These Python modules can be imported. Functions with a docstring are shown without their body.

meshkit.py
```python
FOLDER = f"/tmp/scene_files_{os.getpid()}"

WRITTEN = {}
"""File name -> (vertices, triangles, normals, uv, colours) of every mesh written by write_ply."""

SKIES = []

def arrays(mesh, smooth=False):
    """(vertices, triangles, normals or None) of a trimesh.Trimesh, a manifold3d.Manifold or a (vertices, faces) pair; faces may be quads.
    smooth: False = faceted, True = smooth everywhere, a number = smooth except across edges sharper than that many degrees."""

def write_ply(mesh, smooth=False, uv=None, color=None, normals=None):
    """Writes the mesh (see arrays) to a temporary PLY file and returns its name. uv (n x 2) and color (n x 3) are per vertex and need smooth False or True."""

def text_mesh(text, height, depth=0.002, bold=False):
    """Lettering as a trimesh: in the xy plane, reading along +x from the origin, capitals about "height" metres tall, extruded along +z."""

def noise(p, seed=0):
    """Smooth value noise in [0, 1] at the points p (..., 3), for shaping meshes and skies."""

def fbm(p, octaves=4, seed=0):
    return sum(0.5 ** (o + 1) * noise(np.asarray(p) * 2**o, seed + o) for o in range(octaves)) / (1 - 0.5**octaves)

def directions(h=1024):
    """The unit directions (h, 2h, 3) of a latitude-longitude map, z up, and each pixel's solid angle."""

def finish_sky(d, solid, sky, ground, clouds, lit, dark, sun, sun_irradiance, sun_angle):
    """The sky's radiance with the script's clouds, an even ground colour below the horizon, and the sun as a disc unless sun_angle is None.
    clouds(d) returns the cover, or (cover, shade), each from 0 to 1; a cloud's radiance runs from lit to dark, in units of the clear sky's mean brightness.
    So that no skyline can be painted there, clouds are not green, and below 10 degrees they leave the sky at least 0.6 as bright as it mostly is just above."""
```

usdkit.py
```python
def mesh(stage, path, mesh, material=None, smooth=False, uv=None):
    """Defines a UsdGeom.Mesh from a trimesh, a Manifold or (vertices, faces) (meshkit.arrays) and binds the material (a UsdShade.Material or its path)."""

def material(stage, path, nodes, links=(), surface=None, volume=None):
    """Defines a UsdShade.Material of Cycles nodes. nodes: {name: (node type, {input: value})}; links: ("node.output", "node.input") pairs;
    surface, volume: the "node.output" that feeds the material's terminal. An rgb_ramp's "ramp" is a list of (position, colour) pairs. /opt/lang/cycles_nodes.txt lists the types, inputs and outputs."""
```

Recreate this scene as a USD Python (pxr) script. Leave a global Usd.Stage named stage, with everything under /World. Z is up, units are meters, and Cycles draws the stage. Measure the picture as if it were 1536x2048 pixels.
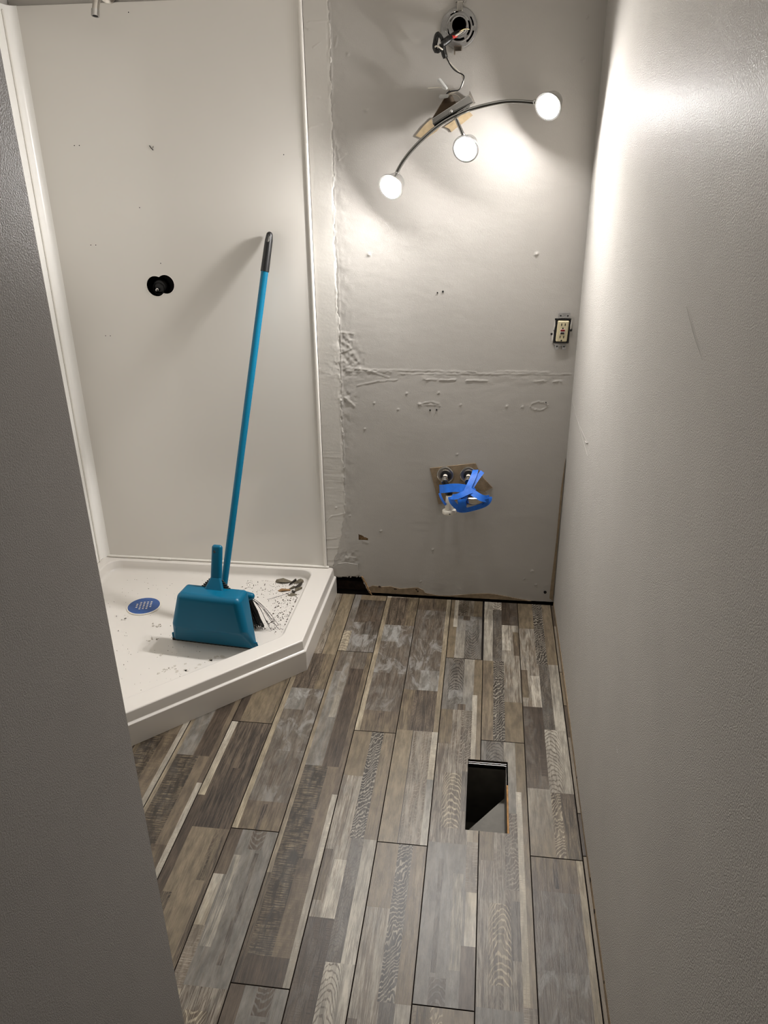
import math
import numpy as np
import trimesh
import manifold3d as m3
from manifold3d import Manifold, CrossSection
from shapely.geometry import Polygon, Point, box as sbox
from shapely.ops import unary_union
import shapely.affinity as aff
import usdkit, meshkit
from pxr import Usd, UsdGeom, UsdLux, UsdShade, Gf, Sdf, Vt

stage = Usd.Stage.CreateInMemory()
UsdGeom.SetStageUpAxis(stage, UsdGeom.Tokens.z)
UsdGeom.SetStageMetersPerUnit(stage, 1.0)
world = UsdGeom.Xform.Define(stage, '/World')
stage.SetDefaultPrim(world.GetPrim())
rng = np.random.default_rng(7)

# ------------------------------------------------------------------ camera
CAM = (-0.2946, -2.6792, 1.5633)
YAW, PITCH, ROLL, FPX = 0.1325, 0.4182, -0.0111, 1568.6
cy, sy, cp, sp = math.cos(YAW), math.sin(YAW), math.cos(PITCH), math.sin(PITCH)
fwd = np.array([-sy * cp, cy * cp, -sp]); rgt = np.array([cy, sy, 0.0]); upv = np.cross(rgt, fwd)
r2 = math.cos(ROLL) * rgt + math.sin(ROLL) * upv
u2 = -math.sin(ROLL) * rgt + math.cos(ROLL) * upv
cam = UsdGeom.Camera.Define(stage, '/World/camera')
cam.AddTransformOp().Set(Gf.Matrix4d(*r2, 0, *u2, 0, *(-fwd), 0, *CAM, 1))
cam.CreateHorizontalApertureAttr(24.0)
cam.CreateVerticalApertureAttr(32.0)
cam.CreateFocalLengthAttr(24.0 * FPX / 1536)
cam.CreateClippingRangeAttr(Gf.Vec2f(0.02, 50))
EXPOSURE = 0.0
cam.CreateExposureAttr(EXPOSURE)

# lamp strength of the three frosted discs of the hanging fixture (the only light in the room)
LAMP = 900.0
LAMP_COLOR = (1.0, 0.975, 0.955)

# ------------------------------------------------------------------ helpers
used = {}
def numbered(parent, name):
    k = used.get((parent, name), 0); used[(parent, name)] = k + 1
    return name if k == 0 else f'{name}_{k:03d}'
def setdata(prim, **kw):
    for k, v in kw.items():
        if v: prim.SetCustomDataByKey(k, v)
def thing(name, label=None, cat=None, group=None, kind=None, loc=(0, 0, 0)):
    path = '/World/' + numbered('/World', name)
    x = UsdGeom.Xform.Define(stage, path)
    if any(loc): x.AddTranslateOp().Set(Gf.Vec3d(*loc))
    setdata(x.GetPrim(), label=label, category=cat, group=group, kind=kind)
    return path
def part(parent, name, mesh, mat, smooth=30, label=None, kind=None, uv=None, loc=(0, 0, 0), cat=None, group=None):
    path = parent + '/' + numbered(parent, name)
    if any(loc):
        v, f, n = meshkit.arrays(mesh, False); mesh = (np.asarray(v) - np.array(loc), f)
    m = usdkit.mesh(stage, path, mesh, M[mat] if isinstance(mat, str) else mat, smooth=smooth, uv=uv)
    setdata(m.GetPrim(), label=label, kind=kind, category=cat, group=group)
    return path
def T(m):
    if isinstance(m, trimesh.Trimesh): return m
    v, f, _ = meshkit.arrays(m, False)
    return trimesh.Trimesh(v, f, process=False)
def cat_(*ms): return trimesh.util.concatenate([T(m) for m in ms])
def box(x0, x1, y0, y1, z0, z1):
    b = trimesh.creation.box((x1 - x0, y1 - y0, z1 - z0)); b.apply_translation(((x0 + x1) / 2, (y0 + y1) / 2, (z0 + z1) / 2)); return b
def rbox(x0, x1, y0, y1, z0, z1, r=0.002, seg=12):
    s = Manifold.sphere(r, seg)
    return Manifold.batch_hull([s.translate((x, y, z)) for x in (x0 + r, x1 - r) for y in (y0 + r, y1 - r) for z in (z0 + r, z1 - r)])
def hull_spheres(pts, rad, seg=16):
    rad = [rad] * len(pts) if np.isscalar(rad) else rad
    return Manifold.batch_hull([Manifold.sphere(r, seg).translate(tuple(map(float, p))) for p, r in zip(pts, rad)])
def smooth_path(pts, n=8):
    from scipy.interpolate import CubicSpline
    pts = np.asarray(pts, float)
    t = np.r_[0, np.cumsum(np.linalg.norm(np.diff(pts, axis=0), axis=1))]
    return CubicSpline(t, pts)(np.linspace(0, t[-1], (len(pts) - 1) * n + 1))
def tube(pts, r, seg=10, caps=True):
    pts = np.asarray(pts, float); n = len(pts)
    r = np.full(n, r) if np.isscalar(r) else np.asarray(r, float)
    t = np.gradient(pts, axis=0); t /= np.linalg.norm(t, axis=1)[:, None]
    a = np.cross(t[0], (0.123, 0.3, 0.9)); a /= np.linalg.norm(a)
    V = []
    for i in range(n):
        a = a - t[i] * (a @ t[i]); a /= np.linalg.norm(a); b = np.cross(t[i], a)
        ang = np.linspace(0, 2 * np.pi, seg, endpoint=False)
        V.append(pts[i] + r[i] * (np.cos(ang)[:, None] * a + np.sin(ang)[:, None] * b))
    return loft(V, caps)
def loft(rings, caps=True, capstart=True, capend=True):
    n = len(rings[0]); V = np.vstack(rings); F = []
    i = np.arange(n); j = (i + 1) % n
    for k in range(len(rings) - 1):
        a, b = k * n, (k + 1) * n
        F.append(np.c_[a + i, a + j, b + j]); F.append(np.c_[a + i, b + j, b + i])
    if caps:
        if capstart:
            F.append(np.c_[np.zeros(n - 2, int), i[2:], i[1:-1]])
        if capend:
            e = (len(rings) - 1) * n; F.append(np.c_[np.full(n - 2, e), e + i[1:-1], e + i[2:]])
    return trimesh.Trimesh(V, np.vstack(F), process=False)
def frame(axis, up=(0, 0, 1)):
    z = np.asarray(axis, float); z /= np.linalg.norm(z)
    u = np.asarray(up, float)
    if abs(u @ z) > .98: u = np.array([1.0, 0, 0])
    x = np.cross(u, z); x /= np.linalg.norm(x); y = np.cross(z, x)
    return np.c_[x, y, z]
def lathe(profile, origin, axis, seg=40):
    """profile: (radius, height along axis) pairs"""
    R = frame(axis); ang = np.linspace(0, 2 * np.pi, seg, endpoint=False)
    rings = []
    for r, h in profile:
        r = max(r, 1e-5)
        rings.append(np.asarray(origin) + (np.c_[r * np.cos(ang), r * np.sin(ang), np.full(seg, h)] @ R.T))
    return loft(rings, True)
def extrude_xz(poly, y0, y1):
    """shapely polygon in (x, z) extruded between the depths y0 < y1"""
    polys = [poly] if poly.geom_type == 'Polygon' else list(poly.geoms)
    out = []
    for p in polys:
        m = trimesh.creation.extrude_polygon(p, y1 - y0)
        v = np.c_[m.vertices[:, 0], y1 - m.vertices[:, 2], m.vertices[:, 1]]
        out.append(trimesh.Trimesh(v, m.faces, process=False))
    return trimesh.util.concatenate(out)
def extrude_xy(poly, z0, z1):
    m = trimesh.creation.extrude_polygon(poly, z1 - z0); m.apply_translation((0, 0, z0)); return m
def ribbon(pts, normals, width, thick=0.0006):
    """a flat tape along pts whose faces look along normals"""
    pts = smooth_path(pts, 6); nn = np.asarray(normals, float)
    nn = np.array([np.interp(np.linspace(0, 1, len(pts)), np.linspace(0, 1, len(nn)), nn[:, k]) for k in range(3)]).T
    t = np.gradient(pts, axis=0); rings = []
    for p, d, n in zip(pts, t, nn):
        d = d / np.linalg.norm(d); n = n - d * (n @ d); n = n / np.linalg.norm(n); s = np.cross(d, n) * width / 2; n = n * thick / 2
        rings.append([p - s - n, p + s - n, p + s + n, p - s + n])
    return loft([np.array(r) for r in rings])
FLOOR_GAIN = 0.61
def srgb(*c):
    c = np.asarray(c, float) / 255
    return tuple(np.where(c <= .04045, c / 12.92, ((c + .055) / 1.055) ** 2.4).tolist())

# ------------------------------------------------------------------ materials
M = {}
UsdGeom.Scope.Define(stage, '/World/Looks')
def mat(name, nodes, links, surface='p.BSDF'):
    M[name] = usdkit.material(stage, '/World/Looks/' + name, nodes, links, surface=surface)
def plain(name, color, rough=0.5, metal=0.0, coat=0.0, spec=0.5, bump=None, vary=0.0, vscale=6.0, **kw):
    n = {'p': ('principled_bsdf', {'base_color': color, 'roughness': rough, 'metallic': metal, 'coat_weight': coat, 'specular_ior_level': spec, **kw})}
    l = []
    if bump or vary:
        n['g'] = ('geometry', {})
    if bump:
        sc, st, dist = bump
        n['bn'] = ('noise_texture', {'scale': sc, 'detail': 3.0, 'roughness': 0.55})
        n['b'] = ('bump', {'strength': st, 'distance': dist})
        l += [('g.position', 'bn.vector'), ('bn.fac', 'b.height'), ('b.normal', 'p.normal')]
    if vary:
        c = np.asarray(color)
        n['vn'] = ('noise_texture', {'scale': vscale, 'detail': 4.0, 'roughness': 0.6})
        n['vr'] = ('rgb_ramp', {'ramp': [(0.3, tuple(c * (1 - vary))), (0.7, tuple(np.minimum(c * (1 + vary), 1)))]})
        l += [('g.position', 'vn.vector'), ('vn.fac', 'vr.fac'), ('vr.color', 'p.base_color')]
    mat(name, n, l)

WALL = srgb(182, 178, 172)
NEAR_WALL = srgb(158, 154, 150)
plain('wall_paint', WALL, 0.42, bump=(260.0, 0.25, 0.0012), vary=0.035, vscale=5.0)
plain('roller_paint', WALL, 0.36, bump=(170.0, 0.30, 0.003), vary=0.03, vscale=4.0)
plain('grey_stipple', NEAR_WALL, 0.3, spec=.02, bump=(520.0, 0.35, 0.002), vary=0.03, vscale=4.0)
plain('stipple_paint', WALL, 0.2, spec=.0015, bump=(400.0, 0.8, 0.0025), vary=0.03, vscale=4.0)
plain('primer', srgb(206, 202, 195), 0.45, bump=(120.0, 0.2, 0.0015), vary=0.03)
plain('ceiling_paint', srgb(235, 232, 226), 0.8)
plain('acrylic', srgb(230, 226, 219), 0.16, coat=0.3, vary=0.0)
plain('pan_acrylic', srgb(226, 221, 214), 0.28, coat=0.12)
plain('side_acrylic_lit', srgb(250, 248, 243), 0.3, coat=0.1)  # same acrylic as the back panel; lamp light put into its colour
plain('caulk', srgb(238, 234, 226), 0.35)
plain('bare_paper', srgb(140, 122, 98), 0.85, bump=(300.0, .5, .001), vary=0.25, vscale=40.0)
plain('torn_paper', srgb(150, 120, 85), 0.9, bump=(200.0, .6, .002), vary=0.4, vscale=60.0)
plain('stud_dark', srgb(58, 44, 34), 0.9, bump=(60.0, .6, .01), vary=0.5, vscale=30.0)
plain('black_void', srgb(10, 10, 10), 0.9)
plain('wood_edge', srgb(176, 130, 76), 0.7, vary=0.35, vscale=70.0)
plain('filler_wood', srgb(176, 156, 124), 0.6, vary=0.2, vscale=30.0)
plain('subfloor', srgb(26, 20, 16), 0.95)
plain('duct_metal', srgb(118, 114, 106), 0.6, metal=0.2, vary=0.25, vscale=14.0)
plain('chrome', (0.62, 0.62, 0.61), 0.07, metal=1.0)
plain('chrome_dim_reflection', (0.34, 0.34, 0.33), 0.09, metal=1.0)  # same chrome, with the reflection of the dark room put into its colour
plain('satin_metal', (0.62, 0.59, 0.54), 0.25, metal=1.0)
plain('brushed_brown', (0.36, 0.31, 0.26), 0.18, metal=1.0)
plain('lamp_housing', (0.75, 0.75, 0.74), 0.2, metal=1.0)
plain('painted_ring', srgb(150, 148, 145), 0.4, bump=(200.0, .4, .002))
plain('black_plastic', srgb(22, 22, 23), 0.4)
plain('black_tape', srgb(24, 23, 22), 0.32, bump=(220.0, .5, .003))
plain('wire_white', srgb(215, 208, 195), 0.45)
plain('clear_plastic', srgb(225, 225, 222), 0.3, transmission_weight=0.5)
plain('wire_red', srgb(190, 42, 30), 0.4)
plain('brass', (0.75, 0.58, 0.32), 0.25, metal=1.0)
plain('teal', srgb(0, 98, 130), 0.34, coat=0.0, spec=0.32)
plain('teal_handle', srgb(0, 108, 142), 0.38, spec=0.35)
plain('rubber', srgb(28, 28, 27), 0.6)
plain('bristle', srgb(14, 13, 13), 0.5)
plain('blue_tape', srgb(28, 108, 214), 0.5, vary=0.15, vscale=60.0)
plain('blue_film', srgb(42, 84, 150), 0.3, coat=.2, vary=0.12, vscale=40.0)
plain('white_plastic', srgb(226, 220, 208), 0.4)
plain('ivory', srgb(205, 194, 160), 0.4)
plain('reset_red', srgb(120, 18, 22), 0.45)
plain('screw_steel', (0.6, 0.59, 0.57), 0.25, metal=1.0)
plain('debris_grey', srgb(112, 104, 88), 0.9, vary=0.35, vscale=90.0)
plain('debris_dark', srgb(62, 56, 48), 0.9, vary=0.3, vscale=90.0)
plain('debris_tan', srgb(150, 118, 82), 0.9, vary=0.3, vscale=90.0)
plain('dust', srgb(88, 78, 68), 0.95)
plain('smudge', srgb(200, 193, 183), 0.7)
plain('cyan_film', srgb(70, 120, 170), 0.4)
mat('lamp_glow', {'e': ('emission', {'color': LAMP_COLOR, 'strength': LAMP})}, [], 'e.emission')

# printed laminate: every plank carries its own printed tones and grain strengths as primvars
def laminate():
    n, l = {}, []
    def N(k, t, **kw): n[k] = (t, kw); return k
    def math_(k, op, a=None, b=None, c=None, v1=None, v2=None, v3=None, clamp=False):
        kw = {'math_type': op, 'use_clamp': clamp}
        for nm, v in (('value1', v1), ('value2', v2), ('value3', v3)):
            if v is not None: kw[nm] = v
        n[k] = ('math', kw)
        for nm, src in (('value1', a), ('value2', b), ('value3', c)):
            if src: l.append((src, f'{k}.{nm}'))
        return f'{k}.value'
    N('uv', 'uvmap', attribute='st'); N('sep', 'separate_xyz'); l.append(('uv.UV', 'sep.vector'))
    s, t = 'sep.x', 'sep.y'
    for k in ('tone_a', 'tone_b', 'grain_a', 'grain_b'): N(k, 'attribute', attribute=k)
    N('ga', 'separate_xyz'); l.append(('grain_a.vector', 'ga.vector'))
    N('gb', 'separate_xyz'); l.append(('grain_b.vector', 'gb.vector'))
    def noise(k, sx, sy, detail=3.0, rough=.6, dist=0.0):
        N(k + 'm', 'mapping', mapping_type='point', scale=(sx, sy, 1.0)); l.append(('uv.UV', k + 'm.vector'))
        N(k, 'noise_texture', scale=1.0, detail=detail, roughness=rough, distortion=dist); l.append((k + 'm.vector', k + '.vector'))
        return k + '.fac'
    fine = noise('nf', 430, 15, 4.0, .65); med = noise('nm', 90, 5.0, 5.0, .65, .8); saw = noise('nsw', 22, 380, 3.0)
    sawm = noise('nlo', 60, 14, 4.0, .65); blot = noise('nb', 24, 10, 6.0, .66, 1.0); warp = noise('nw', 24, 8, 3.0, .55)
    def ramp(k, src, lo, hi):
        N(k, 'map_range', range_type='smoothstep', from_min=lo, from_max=hi, to_min=0.0, to_max=1.0, clamp=True); l.append((src, k + '.value')); return k + '.result'
    # fine streaks
    f1 = math_('f1', 'multiply_add', fine, None, None, v2=.5, v3=0.0); f2 = math_('f2', 'multiply_add', med, None, f1, v2=.5)
    fr = ramp('fr', f2, .43, .57); fs = math_('fs', 'multiply', fr, 'ga.x'); fs = math_('fs2', 'multiply', fs, None, None, v2=1.25, clamp=True)
    # cathedral arcs
    s2 = math_('s2', 'multiply', s, s); s3 = math_('s3', 'multiply', s2, None, None, v2=-62.0)
    ph = math_('ph', 'add', t, s3); w1 = math_('w1', 'multiply_add', warp, None, ph, v2=.075); w2 = math_('w2', 'multiply_add', fine, None, w1, v2=.003)
    sn = math_('sn', 'sine', math_('sm', 'multiply', w2, None, None, v2=2 * math.pi / .0175))
    cr = ramp('cr', sn, .1, .9); cb = math_('cb', 'multiply', cr, ramp('cm', fine, .30, .52)); cw = math_('cw', 'subtract', None, ramp('cf', s2, .00025, .0013), None, v1=1.0); cs = math_('cs', 'multiply', math_('cs0', 'multiply', cb, cw), 'ga.y')
    # zebra: slanted, strongly warped lines
    z1 = math_('z1', 'multiply_add', s, None, t, v2=.9); z2 = math_('z2', 'multiply_add', warp, None, z1, v2=.13); z3 = math_('z3', 'multiply_add', med, None, z2, v2=.02)
    zs = math_('zs', 'sine', math_('zm', 'multiply', z3, None, None, v2=2 * math.pi / .014)); zr = math_('zrm', 'multiply', ramp('zr', zs, .15, .95), ramp('zmk', fine, .28, .5))
    zz = math_('zz', 'multiply', zr, 'gb.y')
    # saw marks across
    sw = math_('sw', 'multiply', ramp('sr', saw, .46, .60), ramp('sr2', sawm, .34, .58)); ss = math_('ss', 'multiply', sw, 'ga.z')
    tot = math_('m1', 'maximum', fs, cs); tot = math_('m2', 'maximum', tot, zz); tot = math_('m3', 'maximum', tot, ss, clamp=True)
    N('mx', 'mix', mix_type='mix'); l += [(tot, 'mx.fac'), ('tone_a.color', 'mx.color1'), ('tone_b.color', 'mx.color2')]
    # low-frequency light and dark drift in the print
    dr = ramp('dr', sawm, .25, .75)
    N('drm', 'map_range', range_type='linear', from_min=0.0, from_max=1.0, to_min=.62, to_max=1.24, clamp=True); l.append((dr, 'drm.value'))
    N('dcol', 'combine_xyz'); l += [('drm.result', 'dcol.x'), ('drm.result', 'dcol.y'), ('drm.result', 'dcol.z')]
    N('mx2', 'mix', mix_type='multiply', fac=1.0); l += [('mx.color', 'mx2.color1'), ('dcol.vector', 'mx2.color2')]
    bl = math_('bl', 'multiply', ramp('br', blot, .46, .66), 'gb.x', clamp=True)
    N('mx3', 'mix', mix_type='mix', color2=tuple(FLOOR_GAIN * np.array(srgb(192, 190, 184)))); l += [(bl, 'mx3.fac'), ('mx2.color', 'mx3.color1')]
    N('bp', 'bump', strength=.18, distance=.0006); l.append((tot, 'bp.height'))
    N('p', 'principled_bsdf', roughness=.42, specular_ior_level=.45); l += [('mx3.color', 'p.base_color'), ('bp.normal', 'p.normal')]
    mat('laminate', n, l)
laminate()

# ------------------------------------------------------------------ setting: floor
XA, PW, PL = -0.1342, 0.127, 1.2325          # first joint, plank width and length
tan, tan2 = (168, 152, 126), (150, 134, 108)
brn, brn2, dk = (134, 118, 100), (106, 91, 76), (56, 46, 38)
gry, blu, pal, crm, wht = (134, 124, 111), (152, 147, 138), (196, 187, 170), (212, 198, 171), (236, 227, 209)
# each printed design: (u0, u1, v0, v1, tone far, tone near, grain tone, fine, cathedral, saw, blotch, zebra, centre)
DES = {
 'X': [
  (0, 1, 0, 1.24, brn, brn, dk, .55, 0, 0, 0, 0, 0),
  (0, .44, 0, .19, tan2, tan2, brn, .35, 0, 0, 0, 0, 0),
  (0, .48, .19, .645, pal, pal, brn, .75, 0, 0, .15, 0, 0), (.24, .48, .48, .645, wht, wht, brn, .5, 0, 0, 0, 0, 0), (0, .17, .45, .60, brn, tan2, dk, .4, 0, 0, 0, 0, 0),
  (0, .5, .645, 1.04, brn2, brn, dk, .45, 0, .5, .15, 0, 0), (.34, .5, .645, .95, brn2, brn2, dk, .5, 0, .7, 0, 0, 0),
  (0, .52, 1.0, 1.24, pal, tan2, brn, .45, 0, 0, .1, 0, 0),
  (.44, .72, 0, .41, dk, dk, pal, .2, 0, 0, 0, .95, .58), (.72, 1, 0, .41, tan, tan2, brn, .7, 0, 0, 0, 0, 0),
  (.48, .74, .41, .75, gry, gry, dk, .45, 0, 0, .2, .55, .58), (.74, 1, .41, .75, pal, wht, gry, .45, 0, 0, .1, 0, 0),
  (.48, 1, .75, 1.01, wht, pal, brn2, .35, .85, 0, .1, 0, .6), (.50, .70, 1.01, 1.24, brn2, brn, crm, .2, 0, 0, 0, .95, .6), (.70, 1, 1.01, 1.24, brn, tan2, dk, .6, 0, 0, 0, .35, .6)],
 'Z': [
  (0, .8, 0, .30, blu, blu, brn2, .35, 0, 0, 0, 0, 0), (.12, .52, 0, .22, gry, blu, dk, .25, .9, 0, .2, .2, .32), (.15, .6, .18, .30, blu, gry, dk, .4, 0, 0, .5, .55, .4),
  (.52, .78, 0, .28, pal, blu, gry, .3, 0, 0, .2, 0, 0), (.40, .60, .25, .30, brn, brn, dk, .5, 0, 0, 0, 0, 0),
  (.78, 1, 0, .20, tan2, tan2, brn, .3, 0, 0, 0, 0, 0), (.76, .88, .20, .80, wht, crm, brn, .25, 0, .45, 0, 0, 0), (.88, 1, .20, .83, tan2, tan, brn, .45, 0, 0, .1, 0, 0),
  (0, .77, .28, .81, brn, brn2, pal, .62, .35, 0, 0, 0, .42), (.52, .77, .28, .52, brn2, brn2, pal, .3, 0, 0, 0, .7, .6), (.20, .60, .56, .76, brn2, brn2, crm, .35, 1.0, 0, 0, 0, .42), (0, .3, .28, .44, tan2, tan2, brn2, .5, 0, 0, 0, 0, 0), (.6, .77, .55, .70, gry, gry, dk, .55, 0, 0, 0, 0, 0),
  (0, .77, .81, 1.24, blu, blu, gry, .45, 0, 0, .12, 0, 0), (.25, .34, .86, 1.16, gry, gry, dk, .55, 0, 0, .3, 0, 0), (.24, .52, 1.17, 1.24, brn2, brn2, blu, .2, .8, 0, 0, 0, .38), (.54, .74, .90, 1.15, blu, blu, pal, .8, 0, 0, 0, 0, 0),
  (.77, 1, .80, .95, brn, brn, pal, .3, 0, .8, 0, 0, 0), (.79, 1, .95, 1.09, crm, wht, brn, .35, 0, 0, .3, 0, 0), (.74, 1, 1.09, 1.24, brn, brn2, dk, .35, 0, 0, 0, 0, 0)],
 'W': [
  (0, 1, 0, .10, tan2, brn, brn2, .6, 0, 0, 0, 0, 0), (.42, .5, 0, .09, brn, brn, dk, .9, 0, 0, 0, 0, 0),
  (0, .87, .10, .49, gry, gry, brn2, .75, 0, 0, .22, 0, 0), (.2, .6, .10, .16, gry, gry, brn2, .5, 0, 0, .45, 0, 0),
  (.0, .87, .30, .60, gry, gry, brn2, .6, 0, 0, .62, 0, 0), (.38, .87, .49, .60, blu, blu, gry, .3, 0, 0, .9, 0, 0),
  (0, .87, .60, 1.24, tan2, tan, brn2, .65, 0, 0, 0, 0, 0), (.3, .87, .60, .82, brn, brn, dk, .65, .3, 0, 0, .45, .6),
  (.40, .86, .80, 1.24, brn, brn, pal, .55, 0, 0, 0, .55, .62), (.395, .41, .8, 1.24, dk, dk, dk, 0, 0, 0, 0, 0, 0), (.0, .395, .8, 1.24, tan, tan, tan2, .55, 0, 0, 0, 0, 0),
  (.87, 1, 0, .80, crm, tan, tan2, .5, 0, 0, 0, 0, 0), (.85, 1, .80, 1.0, wht, crm, brn, .2, 0, .5, 0, 0, 0), (.85, 1, 1.0, 1.24, blu, wht, blu, .3, 0, 0, 0, 0, 0)],
 'S': [
  (0, 1, 0, .575, gry, brn, brn2, .7, 0, 0, .1, 0, 0), (.08, .48, .12, .575, blu, blu, brn, .35, 0, 0, .35, 0, 0), (.30, .46, 0, .36, gry, pal, gry, .4, 0, 0, .7, 0, 0), (.50, .86, .1, .575, brn2, brn2, dk, .5, 0, 0, 0, 0, 0),
  (0, .10, 0, 1.24, tan2, crm, brn, .5, 0, 0, 0, 0, 0), (.86, 1, 0, .68, tan2, brn, brn2, .6, 0, 0, 0, 0, 0),
  (.10, .62, .575, 1.17, (66, 56, 47), (70, 59, 50), tan2, .05, 0, .95, .08, 0, 0), (.62, .87, .575, .9, brn, brn, tan2, .4, 0, .25, 0, 0, 0), (.55, .87, .9, 1.17, brn2, brn, tan2, .3, 0, .75, 0, 0, 0), (.10, .87, 1.165, 1.24, brn2, brn2, dk, .4, 0, 0, 0, 0, 0),
  (.87, 1, .68, 1.24, wht, pal, brn, .3, 0, .4, .2, 0, 0), (0, .12, .95, 1.24, tan2, brn2, dk, .6, 0, .4, 0, 0, 0)],
 'T': [
  (0, 1, 0, .43, brn, brn2, dk, .75, 0, 0, 0, 0, 0), (.5, .75, .2, .43, brn2, brn2, dk, .8, 0, 0, 0, .35, .6), (0, .16, 0, .31, wht, crm, brn, .25, 0, 0, 0, 0, 0), (0, .2, .31, 1.24, brn2, brn2, dk, .45, 0, 0, 0, 0, 0),
  (.2, 1, .42, 1.24, tan, tan2, brn, .5, 0, 0, 0, 0, 0), (.72, .9, .42, .58, brn2, dk, tan, .5, 0, 0, 0, .5, .8), (.2, .38, .62, .80, dk, brn2, tan, .5, 0, 0, 0, .4, .3), (.9, 1, .42, 1.24, brn, tan2, dk, .6, 0, 0, 0, 0, 0)],
 'P': [
  (0, 1, 0, .90, brn, brn2, dk, .7, 0, 0, 0, 0, 0), (.2, 1, .78, .875, tan2, tan2, brn, .4, 0, 0, 0, 0, 0), (.22, 1, .875, 1.06, dk, brn2, brn, .45, 0, 0, .1, .2, .5),
  (.2, 1, 1.04, 1.24, gry, blu, brn2, .6, 0, 0, .75, 0, 0), (.55, 1, 1.03, 1.12, brn2, gry, dk, .6, 0, 0, .25, 0, 0), (0, .21, .78, 1.10, blu, gry, brn, .35, 0, .4, .4, 0, 0), (0, .24, 1.10, 1.24, crm, crm, brn, .25, .7, 0, 0, 0, .1)],
}
HOLE = (-0.2965, -0.1845, -1.160, -0.897)
floor_p = thing('floor', 'floating floor of mixed grey and brown wood-look laminate planks', None, kind='structure')
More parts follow.
